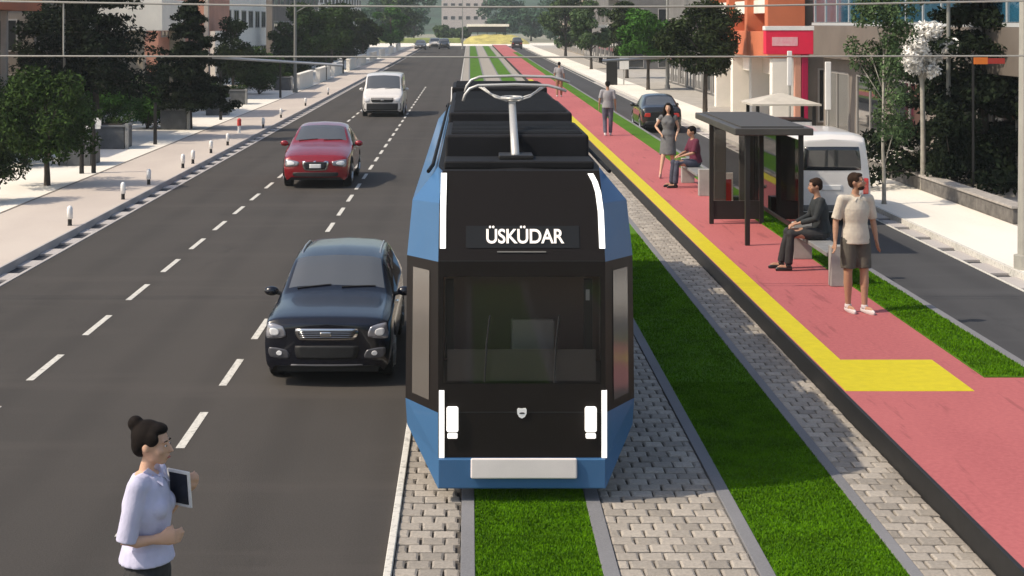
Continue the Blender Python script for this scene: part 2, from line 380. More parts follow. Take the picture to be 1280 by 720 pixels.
for i, (x, y, r, h, m_, lb) in enumerate([(-15.5, 51, 2.0, 2.7, L_MID, 'wide green bush at the left edge behind the low tree'), (-16.4, 60, 2.2, 3.0, L_DK2, 'dark wide bush below the orange balcony'), (-15.6, 70, 1.9, 2.5, L_GRN, 'bright wide bush under the big conifer'),
        (-15.6, 80, 2.0, 2.8, L_DK2, 'dark wide bush behind the dense conifer'), (-14.8, 110, 2.2, 2.6, L_MID, 'wide bush right of the pale columns'), (-14.2, 122, 2.0, 2.4, L_DK2, 'dark bush at the foot of the wide dark tree'), (-14.0, 152, 2.6, 2.8, L_MID, 'wide bush behind the middle white walls'), (-14.5, 185, 3.0, 3.2, L_DK2, 'dark bush behind the farther white walls')]):
    tree('bush', lb, (x, y, .1), h, r, .1, 'bush', m_, 7000, .08 if y < 100 else .14, 80+i, .05, group='wide bushes in front of the left buildings', cat='bush')
# right side
tree('young_tree', 'slim sparse young tree with pale straight trunk beside the right road', (10.0, 38.6, LZ), 5.6, 1.0, 1.3, 'columnar', L_OLV, 11000, .05, 51, .05, M_PBARK, sparse=.9)
tree('conifer_tree', 'large dark low-branched conifer at the right edge', (14.0, 43.5, LZ), 8.6, 3.5, .6, 'conifer', L_DARK, 42000, .10, 52, .16)
tree('conifer_tree', 'dark conifer behind the large one at the right edge', (18.5, 50, LZ), 6.8, 3.0, .8, 'conifer', L_DARK, 16000, .11, 58, .16)
tree('broadleaf_tree', 'wide dark green tree with forked trunk behind the bus shelter', (10.6, 72, LZ), 5.3, 2.35, 2.0, 'round', L_DK2, 14000, .10, 53, .12)
tree('broadleaf_tree', 'saturated bright green round tree left of the dark forked one', (11.6, 104, LZ), 5.2, 2.4, 1.8, 'round', L_GRN, 9000, .13, 54, .12)
tree('broadleaf_tree', 'pale grey-green tree beside the grey block of flats', (11.4, 150, LZ), 6.6, 2.4, 1.5, 'round', L_OLV, 8000, .16, 55, .14)
tree('broadleaf_tree', 'tall grey-green tree at the far end of the pink platform', (12.0, 200, LZ), 8.6, 4.0, 1.2, 'round', L_OLV, 10000, .22, 56, .2)
tree('broadleaf_tree', 'dim green tree between the grey flats and the bright tree', (12.4, 126, LZ), 6.0, 2.2, 1.6, 'round', L_DK2, 7000, .14, 57, .14)
tree('bush', 'dark low bush behind the stone wall below the white blossoming tree', (12.45, 41.0, LZ), 2.6, 1.0, .2, 'bush', L_DARK, 7000, .07, 61, .05, group='dark undergrowth at the right edge', cat='bush')
# blossom
tree('blossom_tree', 'small white blossoming tree on a straight pale trunk', (11.85, 41.8, LZ), 4.3, .85, 3.0, 'round', L_WHT, 4500, .07, 59, .075, M_PBARK, sparse=.6)

# far hills and woods
k = MB(); rs = random.Random(5); nx = 70; 
for j in range(6):
    for i in range(nx+1):
        x = -700+i*20; base = [0, 8, 22, 38, 52, 55][j]; yy = 620+j*70
        k.v.append((x, yy, -1+base*(1+.25*math.sin(x*.013)+.12*math.sin(x*.041+j))+rs.uniform(-1.5, 1.5)))
for j in range(5):
    for i in range(nx): k.f.append((j*(nx+1)+i, j*(nx+1)+i+1, (j+1)*(nx+1)+i+1, (j+1)*(nx+1)+i)); k.m.append(0)
struct('hill', k, mat('hill_wood', (.035, .07, .045), .95, vary=.5, scale=.06, bump=1, bscale=.3), smooth=True)
rs = random.Random(9)
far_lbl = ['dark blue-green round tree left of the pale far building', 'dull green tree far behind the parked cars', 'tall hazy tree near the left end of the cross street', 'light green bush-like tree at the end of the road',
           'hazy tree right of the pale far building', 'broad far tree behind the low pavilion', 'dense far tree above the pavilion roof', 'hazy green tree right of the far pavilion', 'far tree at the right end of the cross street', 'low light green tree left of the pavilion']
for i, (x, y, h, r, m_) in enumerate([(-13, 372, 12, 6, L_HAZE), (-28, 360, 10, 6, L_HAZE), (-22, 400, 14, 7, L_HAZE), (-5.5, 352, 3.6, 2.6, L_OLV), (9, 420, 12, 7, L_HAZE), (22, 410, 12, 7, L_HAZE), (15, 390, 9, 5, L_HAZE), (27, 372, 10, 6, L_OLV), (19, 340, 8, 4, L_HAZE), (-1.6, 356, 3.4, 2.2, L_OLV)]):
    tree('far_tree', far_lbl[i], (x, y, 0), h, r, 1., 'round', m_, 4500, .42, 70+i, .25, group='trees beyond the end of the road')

# ------------------------------------------------------------------ buildings
def building(label, x0, x1, y0, y1, h, wall, side, storeys, nwin, gf=True, roofm=None, win_h=1.4, glass=None):
    """side = +1 facade faces +x, -1 faces -x ; also windows on the end facing -y"""
    root = empty('building', label, 'building', ((x0+x1)/2, (y0+y1)/2, 0)); cx, cy = (x0+x1)/2, (y0+y1)/2
    a = MB(); a.box((x0-cx, y0-cy, -.1), (x1-cx, y1-cy, h)); a.build('wall', wall, root, bevel=.02)
    a = MB(); a.box((x0-cx-.25, y0-cy-.25, h+.002), (x1-cx+.25, y1-cy+.25, h+.3)); a.build('roof', roofm or M_CONC, root, bevel=.03)
    fx = (x1 if side > 0 else x0)-cx; sh = (h-.3)/storeys; g = glass or M_GLASS
    for s in range(storeys):
        zb = .5+s*sh if s else .25; wh = win_h if s else min(2.3, sh-.7)
        n = nwin; w = (y1-y0)/n
        for i in range(n):
            yc = y0-cy+w*(i+.5); ww = w*(.3 if s else .38)
            m = MB(); fr = .07
            for q in ((yc-ww, yc-ww+fr, zb, zb+wh), (yc+ww-fr, yc+ww, zb, zb+wh), (yc-ww+fr, yc+ww-fr, zb+wh-fr, zb+wh), (yc-ww+fr, yc+ww-fr, zb, zb+fr), (yc-.03, yc+.03, zb+fr, zb+wh-fr)):
                m.box((min(fx, fx+side*.06), q[0], q[2]), (max(fx, fx+side*.06), q[1], q[3]))
            f = m.build('window', mat('window_frame', (.35,.33,.31), .5), root)
            m = MB(); m.box((min(fx, fx+side*.02), yc-ww+fr, zb+fr), (max(fx, fx+side*.02), yc+ww-fr, zb+wh-fr)); m.build('pane', g, f)
        # end facade
        n2 = max(1, int((x1-x0)/2.6)); w2 = (x1-x0)/n2
        for i in range(n2):
            xc = x0-cx+w2*(i+.5); ww = w2*.28; ye = y0-cy; m = MB()
            for q in ((xc-ww, xc-ww+.07, zb, zb+wh), (xc+ww-.07, xc+ww, zb, zb+wh), (xc-ww+.07, xc+ww-.07, zb+wh-.07, zb+wh), (xc-ww+.07, xc+ww-.07, zb, zb+.07)):
                m.box((q[0], ye-.06, q[2]), (q[1], ye, q[3]))
            f = m.build('window', mat('window_frame', (.35,.33,.31), .5), root)
            m = MB(); m.box((xc-ww+.07, ye-.02, zb+.07), (xc+ww-.07, ye, zb+wh-.07)); m.build('pane', g, f)
    return root
W_BEI = mat('beige_render', (.33,.28,.22), .85, vary=.12, scale=.8, bump=.1); W_TAUPE = mat('taupe_render', (.20,.17,.145), .85, vary=.12, scale=.8)
W_OR = mat('orange_render', (.60,.17,.08), .8, vary=.06, scale=1); W_PINKR = mat('salmon_render', (.55,.27,.19), .8, vary=.08, scale=1); W_WH = mat('white_render', (.84,.79,.70), .8, vary=.05, scale=1)
W_GR = mat('grey_render', (.16,.155,.15), .85, vary=.15, scale=.6); M_BLUEG = mat('blue_glass', (.02,.10,.17), .08, spec=.9, coat=.6, vary=.3, scale=.4)
M_CREAMW = mat('cream_wall', (.86,.82,.74), .8, vary=.04, scale=1)

b = building('beige shop building with orange balcony boxes at the top left corner', -28, -19.5, 46, 64, 5.6, W_BEI, 1, 2, 6)
m = MB(); m.box((.0+4.25, -4.6, 4.95), (4.25+2.6, 8.3, 5.9)); m.build('balcony', W_OR, b, bevel=.03)
for yy in (-4.2, 4.6):
    m = MB(); m.box((6.3, yy-.12, 0), (6.54, yy+.12, 4.948)); m.build('column', mat('pale_column', (.52,.44,.37), .8, vary=.1, scale=2), b, bevel=.02)
b = building('taupe shop building with a big white canopy on beige columns', -28, -18.5, 68, 86, 5.8, W_TAUPE, 1, 2, 6)
m = MB(); m.box((4.75, -4.3, 4.12), (9.3, 1.5, 5.55)); m.build('canopy', W_WH, b, bevel=.03)
for xx, yy in ((8.0, -3.8), (9.0, 1.0)):
    m = MB(); m.box((xx-.35, yy-.2, 0), (xx+.35, yy+.2, 4.12)); m.build('column', mat('beige_column', (.42,.34,.25), .8, vary=.1, scale=2), b, bevel=.02)
b = building('salmon fronted house beyond the dense conifer', -27, -17.5, 90, 108, 6.6, W_PINKR, 1, 2, 5)
m = MB(); m.box((4.75, -8, 4.0), (7.4, 0, 6.4)); m.build('balcony', W_PINKR, b, bevel=.03)
m = MB(); m.box((7.2, -8.4, 0), (7.45, -8.1, 6.4)); m.build('column', mat('pale_column', (.52,.44,.37)), b, bevel=.02)
building('cream house with dark window bays behind the wide trees', -27, -17.8, 112, 140, 7.4, M_CREAMW, 1, 2, 7)
building('taupe house behind the brownish tree row', -28, -18, 146, 190, 8.5, W_TAUPE, 1, 3, 9)
building('pale long house at the far left end of the street', -30, -19, 196, 280, 10, W_WH, 1, 3, 14)
# right
b = building('grey-brown shop building with blue glass upper storey', 14.6, 26, 40, 66, 7.0, W_TAUPE, -1, 1, 5, glass=M_GLASS)
m = MB(); m.box((-5.7-.45, -12.9, 4.5), (-5.7-.003, 12.9, 6.6)); g_ = m.build('glass_band', M_BLUEG, b, bevel=.02)
m = MB(); m.box((-6.2, -12.95, 4.38), (-5.7-.002, 12.95, 4.49)); 
for i in range(14): m.box((-6.19, -12.9+i*1.95, 4.5), (-6.155, -12.84+i*1.95, 6.6))
m.build('mullion', mat('pale_trim', (.45,.47,.48), .5), g_)
m = MB(); m.box((-6.3, -12.95, 3.1), (-5.702, 12.95, 4.37)); m.build('fascia', mat('fascia_brown', (.15,.125,.105), .7, vary=.1, scale=.7), b, bevel=.02)
b = building('orange framed building with recessed dark balconies', 14.2, 25, 68, 84, 7.5, W_TAUPE, -1, 2, 4)
m = MB()
for yy in (-8, -3.0, 2.2, 7.4): m.box((-7.0, yy-.35, 3.0), (-5.41, yy+.35, 7.4))
m.box((-6.98, -8.3, 3.0), (-5.41, 7.7, 4.1)); m.box((-6.98, -8.3, 7.1), (-5.41, 7.7, 7.45))
m.build('frame', W_OR, b, bevel=.02)
m = MB()
for yy in (-8, -3.0, 2.2, 7.4): m.box((-6.8, yy-.3, 0), (-5.41, yy+.3, 2.99))
m.box((-6.3,-7.6,2.2),(-5.42,7,2.98)); m.build('pillar', M_CREAMW, b, bevel=.02)
for yy in (-7.6, -2.6, 2.6):
    m = MB(); m.box((-6.7, yy, 4.9), (-6.5, yy+4.4, 5.5)); m.build('balcony', W_WH, b, bevel=.02)
building('dark grey block of flats with pale balconies behind the bright tree', 14.5, 26, 88, 118, 9, W_GR, -1, 3, 8)
b = building('grey block of flats standing beyond the dim green tree', 14.0, 26, 150, 196, 12, W_GR, -1, 3, 9)
for s in (4.0, 7.2):
    m = MB(); m.box((-8.2, -23, s), (-6.0, -12, s+.25)); m.box((-8.2, -23, s+.25), (-8.12, -12, s+.9)); m.build('balcony', W_WH, b, bevel=.02)
building('low pale house before the cross street on the right', 15, 27, 204, 270, 8, W_BEI, -1, 2, 11)
# far pale building between the hills, and the low pavilion
building('pale pink far building rising between the hazy trees', -11.2, 7, 640, 660, 26, mat('pale_pink_render', (.62,.52,.48), .8), -1, 5, 4)
pv = empty('pavilion', 'low dark pavilion with a long white flat roof at the end of the tracks', 'pavilion', (3.7, 338, 0))
MB().box((-4.3, -2, 3.62), (4.6, 3, 4.15)).build('roof', W_WH, pv, bevel=.03)
MB().box((-3.9, -.5, 2.4), (4.0, 2.4, 3.615)).build('wall', mat('dark_wall', (.03,.028,.026), .7), pv)
m = MB()
for i in range(5): m.box((-4.0+i*1.95, -1.6, 1.9), (-3.85+i*1.95, -1.45, 3.62))
m.build('post', M_DARKM, pv)
k = MB(); n_ = 24
prof = [(-8, 0), (-5, .8), (-3, 1.5), (-1.8, 1.95), (6, 1.95), (10, 0)]
for j, (yy, zz) in enumerate(prof):
    for i in range(n_+1):
        x = -5+i*.6; k.v.append((3.2+x+ (0), 338+yy, zz*max(0, 1-((i-n_/2)/(n_/2+.01))**4)-.02+.08*math.sin(i*1.3+j)))
for j in range(len(prof)-1):
    for i in range(n_): k.f.append((j*(n_+1)+i, j*(n_+1)+i+1, (j+1)*(n_+1)+i+1, (j+1)*(n_+1)+i)); k.m.append(0)
struct('bank', k, mat('yellow_bank', (.46,.40,.13), .9, vary=.25, scale=.7), smooth=True)
k = MB(); k.box((-40, 346, -.1), (-1.9, 352, 1.1)); struct('grass_bank', k, mat('pale_grass', (.20,.24,.08), .9, vary=.25, scale=.7), bevel=.3)

# ------------------------------------------------------------------ street furniture
# bollards
def bollard():
    r = empty('bollard', 'x', 'bollard', group='small white bollards along the left kerb')
    MB().tube([(0,0,0), (0,0,.03), (0,0,.14)], [.055, .045, .045], 12).build('base', M_DARKM, r)
    MB().tube([(0,0,.14), (0,0,.145), (0,0,.36), (0,0,.41), (0,0,.43)], [.045, .062, .062, .045, .01], 14).build('cap', mat('bollard_white', (.85,.84,.82), .4), r, smooth=True)
    return r
by = [(34.5, 'white bollard nearest the camera on the left kerb'), (39.6, 'second nearest white bollard on the left pavement'), (43.2, 'third white bollard from the camera, just before the close pair'),
      (48.1, 'nearer white bollard of the close pair'), (49.6, 'farther white bollard of the close pair'), (53.6, 'white bollard just beyond the close pair'), (57, 'white bollard two beyond the close pair'),
      (66.5, 'white bollard level with the red car, before the dark one'), (73.5, 'white bollard level with the white van rear'), (84, 'white bollard beside the white van front'), (97, 'farthest white bollard on the left kerb')]
p0 = bollard()
for i, (y, lb) in enumerate(by):
    o = p0 if i == 0 else copy_tree(p0)
    o.location = (-8.62+.05*math.sin(i*2.1), y, LZ); o['label'] = lb
# red and white bollard
r = empty('marker_post', 'red and white striped marker post on the left pavement', 'post', (-9.1, 63.2, LZ))
MB().tube([(0,0,0), (0,0,.3)], .06, 12).build('base', M_WHITE, r); MB().tube([(0,0,.301), (0,0,.55), (0,0,.6)], [.08, .08, .02], 12).build('cap', mat('red_paint', (.6,.05,.04), .5), r)
# planters
def planter(w, d, h):
    r = empty('planter_box', 'x', 'planter', group='grey planter boxes on the left forecourt')
    MB().box((-w/2, -d/2, 0), (w/2, d/2, h)).build('box', mat('planter_grey', (.085,.09,.095), .6, vary=.2, scale=3), r, bevel=.02)
    MB().box((-w/2-.03, -d/2-.03, h+.001), (w/2+.03, d/2+.03, h+.07)).build('rim', mat('planter_rim', (.16,.165,.17), .6), r, bevel=.01)
    MB().box((w/2+.03, -d/2, 0), (w/2+.14, -d/2+.15, h+.12)).build('post', mat('pale_post', (.28,.28,.27), .7), r, bevel=.01)
    MB().box((-w/2+.1, -d/2+.1, h+.07), (w/2-.1, d/2-.1, h+.10)).build('soil', mat('soil', (.03,.02,.014), .9), r)
    v, f = leaves([(-w*.3, 0, h+.15), (0, 0, h+.2), (w*.3, 0, h+.16)], [(w*.25, d*.4, .14)]*3, 500, .05, 3); x = MB(); x.v = v; x.f = f; x.m = [0]*len(f); x.build('plant', L_MID, r)
    return r
p0 = planter(.95, 1.3, .72)
for i, (x, y, s, lb) in enumerate([(-12.05, 49.5, 1.0, 'nearest grey planter box with a dark front'), (-12.45, 56, 1.05, 'second grey planter box, wide bluish front'), (-12.1, 66, 1.1, 'third grey planter box in front of the bright shrub'),
        (-11.95, 76, 1.0, 'fourth grey planter box beneath the dense conifer'), (-12.5, 86, 1.0, 'fifth grey planter box beyond the conifer'), (-12.1, 104, 1.1, 'farthest grey planter box near the pale shop front')]):
    o = p0 if i == 0 else copy_tree(p0); o.location = (x, y, LZ-.003); o.scale = (s, s, s); o['label'] = lb
# low white walls along the left
def lwall(L):
    r = empty('white_wall', 'x', 'wall', group='low white walls along the left pavement')
    MB().box((-.15, 0, 0), (.15, L, .95)).build('panel', W_WH, r, bevel=.02); MB().box((-.2, -.05, .951), (.2, L+.05, 1.02)).build('coping', M_CREAMW, r, bevel=.01)
    return r
p0 = lwall(9)
for i, y in enumerate([104, 117, 131, 146, 162, 180, 200, 222, 246]):
    o = p0 if i == 0 else copy_tree(p0); o.location = (-11.2+.1*(i % 2), y, LZ)
    o['label'] = ['low white wall panel nearest the camera, right of the arm pole', 'second low white wall panel along the left pavement', 'third low white wall panel under the dark trees', 'fourth low white wall panel, under the brownish tree',
      'fifth low white wall panel from the camera', 'sixth low white wall panel from the camera', 'seventh white wall panel, beneath the bright green tree', 'next to last white wall panel along the far pavement', 'farthest white wall panel near the parked cars'][i]
# dark posts on left
for i, (x, y, h, lb) in enumerate([(-11.25, 46.4, 1.15, 'short dark post left in front of the nearest planter'), (-10.95, 46.6, 1.5, 'taller dark post with pale sign in front of the nearest planter'), (-11.3, 57.5, 1.5, 'dark post beside the second planter box'),
        (-11.2, 72, 2.2, 'slim dark post by the fourth planter'), (-11.0, 93, 2.4, 'thick dark post left of the arm pole'), (-10.95, 122, 2.0, 'dark post standing before the white walls'), (-10.9, 138, 1.9, 'farther dark post in front of the white walls')]):
    r = empty('post', lb, 'post', (x, y, LZ), group='dark posts along the left pavement')
    MB().tube([(0,0,0), (0,0,h)], [.07, .055], 10).build('shaft', M_DARKM, r)
    if i == 1:
        MB().box((-.26, -.03, 1.28), (.2, .02, 1.36)).build('sign_plate', M_WHITE, r); MB().box((.02, -.03, 1.37), (.22, .02, 1.6)).build('sign_plate', M_WHITE, r)
# street lamps
def pole(label, x, y, h, r0=.09, mt=M_STEEL, z=LZ, arm=None, head=True, cat='pole', name='lamp_post'):
    r = empty(name, label, cat, (x, y, z))
    MB().tube([(0,0,0), (0,0,.25), (0,0,.26), (0,0,h)], [r0*1.5, r0*1.5, r0, r0*.6], 14).build('shaft', mt, r, smooth=False)
    if arm:
        for a in arm:
            MB().tube([(0,0,a[0]), a[1]], [.035, .03], 8).build('arm', mt, r)
    if head:
        MB().tube([(0,0,h), (.6*(-1 if x > 0 else 1),0,h+.35), (1.4*(-1 if x > 0 else 1),0,h+.4)], [.05, .045, .04], 8).build('arm', mt, r)
        MB().box((1.2*(-1 if x > 0 else 1)-.3, -.12, h+.33), (1.2*(-1 if x > 0 else 1)+.3, .12, h+.42)).build('lamp_head', M_DARKM, r, bevel=.02)
    return r
pole('grey pole with a side arm standing before the wide dark tree', -10.9, 100, 7.5, .11, mat('grey_pole', (.22,.22,.2), .6), arm=[(5.0, (.9, 0, 5.5))])
pole('thick pale lamp post at the right edge of the picture', 9.86, 28.4, 7.8, .13, mat('pale_pole', (.36,.35,.31), .6, vary=.08, scale=3))
pole('thin pale pole at the far left behind the horizontal wire', -15.2, 60, 8.0, .06, mat('cream_pole', (.50,.44,.36), .6))
pole('grey lamp post rising in front of the large dark conifer', 12.75, 42.6, 8.5, .065, mat('grey_pole', (.22,.22,.2)))
pole('lamp post with white forked lamp arms before the grey flats', 13.1, 106, 8.0, .12, M_STEEL)
pole('slender pole standing between the two tracks at the far end', -1.2, 270, 9, .12, M_STEEL, head=False, z=0)
# catenary poles and wires
cp = []
def catpole(label, x, y, s):
    r = empty('catenary_pole', label, 'catenary pole', (x, y, 0), group='catenary poles carrying the span wires')
    MB().tube([(0,0,0), (0,0,6.2)], [.12, .09], 14).build('shaft', M_STEEL, r); MB().tube([(0,0,3.97), (s*1.1,0,3.97)], .03, 8).build('bracket', M_STEEL, r)
    MB().tube([(0,0,5.6), (s*1.0,0,4.78)], .025, 8).build('stay', M_STEEL, r)
catpole('catenary pole standing left of the picture frame on the forecourt', -14.6, 25, 1); catpole('catenary pole standing right of the picture frame', 9.95, 25, -1)
M_WIRE = mat('wire_grey', (.40,.38,.34), .5, .3)
def wire(label, pts, rad): return tag(MB().tube(pts, rad, 8).build('span_wire', M_WIRE), label, 'wire', 'span wires crossing above the street')
wire('lower span wire crossing the whole street at roof height', [(-14.5, 25, 3.99), (-9.1, 25, 3.98), (-3, 25, 3.965), (.5, 25, 3.955), (4, 25, 3.965), (9.85, 25, 3.98)], .013)
wire('upper span wire crossing the street near the top edge', [(-14.5, 25, 5.0), (-9.1, 25, 4.86), (-3, 25, 4.76), (.5, 25, 4.74), (4, 25, 4.75), (9.85, 25, 4.86)], .015)
for lb, a, b_ in (('left diagonal cantilever tube on the lower span wire', (-4.05, 25.03, 3.955), (-1.98, 25.03, 3.83)), ('right short cantilever tube on the lower span wire', (2.05, 25.03, 3.90), (3.05, 25.03, 3.95))):
    r = empty('cantilever', lb, 'cantilever arm', a); d = Vector(b_)-Vector(a)
    MB().tube([(0,0,0), tuple(d)], .022, 8).build('tube', mat('light_tube', (.5,.5,.5), .4, .5), r); MB().tube([(0,0,-.03), (0,0,.06)], .03, 8).build('clamp', M_DARKM, r)
tag(MB().tube([(-6.35, 25.02, 4.8), (-6.35, 25.02, 3.98)], .012, 8).build('drop_wire', M_WIRE), 'vertical drop wire at the left joining both span wires', 'wire')

# bus shelter
sh = empty('bus_shelter', 'dark bus shelter with glass panels on the pink platform', 'bus shelter', (5.8, 33, PZ))
def P(x, y): return x-5.8, y-33
for x, y in ((5.14, 34), (6.2, 34), (5.33, 30.7), (6.42, 31.0), (6.35, 35.8)):
    a, b_ = P(x, y); MB().box((a-.045, b_-.045, 0), (a+.045, b_+.045, 2.12)).build('post', M_DARKM, sh, bevel=.008)
a0, a1 = P(5.06, 30.5); b0, b1 = P(6.56, 35.9)
m = MB(); m.box((a0, a1, 2.122), (b0, b1, 2.26)); m.build('roof', mat('shelter_roof', (.06,.055,.048), .5, vary=.15, scale=2), sh, bevel=.02)
MB().box((a0+.15, a1+.2, 2.262), (b0-.15, b1-.2, 2.285)).build('roof_panel', mat('shelter_roof_top', (.06,.055,.048), .6), sh)
gl = bpy.data.materials.new('clear_glass'); gl.use_nodes = True; n = gl.node_tree.nodes; l = gl.node_tree.links; n.remove(n['Principled BSDF'])
tr = n.new('ShaderNodeBsdfTransparent'); tr.inputs[0].default_value = (.72,.72,.70,1); gs = n.new('ShaderNodeBsdfGlossy'); gs.inputs['Roughness'].default_value = .03; fr = n.new('ShaderNodeFresnel'); fr.inputs[0].default_value = 1.5
mx = n.new('ShaderNodeMixShader'); l.new(fr.outputs[0], mx.inputs[0]); l.new(tr.outputs[0], mx.inputs[1]); l.new(gs.outputs[0], mx.inputs[2]); l.new(mx.outputs[0], n['Material Output'].inputs[0])
tg = gl.copy(); tg.name = 'tinted_glass'; [x for x in tg.node_tree.nodes if x.type == 'BSDF_TRANSPARENT'][0].inputs[0].default_value = (.72,.70,.68,1)
x0, y0 = P(5.165, 33.99); x1, y1 = P(6.155, 34.01)
MB().box((x0, y0, .50), (x1, y1, 2.0)).build('glass_panel', tg, sh); MB().box((x0, y0-.01, .10), (x1, y1+.01, .49)).build('lower_panel', M_DARKM, sh)
for q0, q1 in ((5.24, 5.50), (5.78, 6.10)):  # added grey upright panels imitating reflections in the shelter glass
    x0, y0 = P(q0, 34.3); x1, y1 = P(q1, 34.36); MB().box((x0, y0, .3), (x1, y1, 2.08)).build('reflection_panel', mat('reflection_grey', (.17,.16,.15), .4, vary=.1, scale=2), sh, bevel=.01)
x0, y0 = P(6.38, 31.05); x1, y1 = P(6.40, 35.75); MB().box((x0, y0, .3), (x1, y1, 2.0)).build('glass_panel', gl, sh)
MB().box((x0-.02, y0, .22), (x1+.02, y1, .29)).build('rail', M_DARKM, sh)
x0, y0 = P(5.45, 34.9); m = MB().box((x0, y0, .25), (x0+.30, y0+.06, 1.0)); q = m.build('poster', M_WHITE, sh, bevel=.01); MB().box((x0+.07, y0-.004, .34), (x0+.26, y0-.001, .86)).build('print', mat('dark_red_print', (.35,.01,.015), .5), q)
x0, y0 = P(5.5, 35.1); MB().box((x0, y0, 0), (x0+.65, y0+.35, .45)).build('bench', M_DARKM, sh, bevel=.01)
# benches
def bench(label, x, y, L):
    r = empty('platform_bench', label, 'bench', (x, y, PZ), group='concrete benches on the platform')
    m_ = mat('pale_concrete', (.33,.32,.30), .8, vary=.1, scale=4)
    MB().box((-.17, -.1, 0), (.17, .1, .66)).build('end_block', m_, r, bevel=.015)
    MB().box((-.17, L-.1, 0), (.17, L+.1, .66)).build('end_block', m_, r, bevel=.015)
    MB().box((-.2, .101, .46), (.2, L-.101, .53)).build('seat', M_CONC, r, bevel=.01)
    return r
bench('concrete bench under the seated man in the dark suit', 6.02, 26.0, 3.0)
bench('concrete bench under the seated man in the purple shirt', 5.82, 39.5, 3.2)

# low wall right
r = empty('planter_wall', 'long low dark stone wall along the right pavement', 'wall', (11.9, 34.7, LZ))
MB().box((-.12, 0, 0), (.2, 34, .34)).build('wall', mat('dark_stone', (.13,.12,.11), .85, vary=.3, scale=5, bump=.4), r, bevel=.02)
MB().box((-.16, -.03, .341), (.24, 34.03, .40)).build('coping', mat('coping_stone', (.36,.33,.30), .8, vary=.15, scale=6), r, bevel=.01)
# red sign
r = empty('shop_sign', 'bright red box sign with pale pink lettering panel and white top', 'sign', (12.0, 60, 0))
MB().box((-.9, 0, 3.30), (.9, .5, 4.20)).build('box', mat('sign_red', (.78,.02,.07), .4, vary=.04, scale=3), r, bevel=.03)
MB().box((-.92, -.02, 4.202), (.92, .52, 4.36)).build('top_trim', M_WHITE, r, bevel=.01)
m = MB(); m.box((-.66, -.014, 3.62), (.30, -.002, 3.95)); m.build('panel', mat('sign_pink', (.80,.30,.36), .5, vary=.25, scale=5, col2=(.82,.48,.50)), r)
MB().box((.48, .1, 0), (.72, .4, 3.298)).build('post', mat('sign_crimson', (.36,.0,.05), .5), r, bevel=.02)
MB().box((.22, .12, 0), (.46, .38, 3.298)).build('post', W_PINKR, r, bevel=.02)
def banner(label, x, y, z0, z1, w=.13):
    r = empty('banner_post', label, 'sign', (x, y, LZ), group='tall white banner posts before the shops')
    MB().tube([(0,0,0), (0,0,z0)], .04, 10).build('shaft', M_STEEL, r); MB().box((-w, -.05, z0+.001), (w, .05, z1)).build('panel', M_WHITE, r, bevel=.02)
banner('tall white banner post behind the parked white van', 11.2, 50, 1.65, 3.15, .09); banner('tall white banner post in front of the red box sign', 11.0, 55, 2.2, 3.4, .08)
# kiosk
r = empty('kiosk', 'small kiosk with a shallow white pyramid roof behind the bus shelter', 'kiosk', (10.1, 52, LZ))
m = MB(); m.add([(-1.1,-1.1,1.78),(1.1,-1.1,1.78),(1.1,1.1,1.78),(-1.1,1.1,1.78),(0,0,2.1),(-1.1,-1.1,1.72),(1.1,-1.1,1.72),(1.1,1.1,1.72),(-1.1,1.1,1.72)], [(0,1,4),(1,2,4),(2,3,4),(3,0,4),(5,6,1,0),(6,7,2,1),(7,8,3,2),(8,5,0,3),(8,7,6,5)]); m.build('roof', mat('kiosk_canvas', (.50,.46,.40), .8, vary=.1, scale=2), r)
for a, b_ in ((-.9,-.9),(.9,-.9),(.9,.9),(-.9,.9)): MB().box((a-.05,b_-.05,0),(a+.05,b_+.05,1.72)).build('post', M_DARKM, r)
MB().box((-.84,-.88,.1),(.84,.84,1.2)).build('counter', M_WHITE, r, bevel=.02); MB().box((-.84,-.86,1.201),(.84,.86,1.26)).build('counter_top', M_DARKM, r)
# small white sign by the far platform
r = empty('sign_board', 'small white square sign on a dark cabinet beside the right road', 'sign', (10.6, 112, LZ))
MB().box((-1.0,0,0),(-.25,.4,2.0)).build('cabinet', M_DARKM, r, bevel=.02); MB().box((-.1,-.03,1.1),(.55,.03,1.95)).build('panel', M_WHITE, r, bevel=.01); MB().tube([(.2,.05,0),(.2,.05,1.1)], .04, 8).build('post', M_STEEL, r)
# orange banner in the conifer
r = empty('shop_banner', 'small orange and red banner showing between the branches of the right conifer', 'banner', (12.7, 40.2, 0))
MB().box((-.02, 0, 3.45), (.32, .05, 3.62)).build('cloth', mat('orange_cloth', (.65,.16,.02), .8), r); MB().box((.322, 0, 3.46), (.75, .05, 3.6)).build('cloth', mat('red_cloth', (.35,.03,.02), .8), r)
MB().box((-.05, .06, 0), (0, .1, 3.75)).build('post', M_DARKM, r)

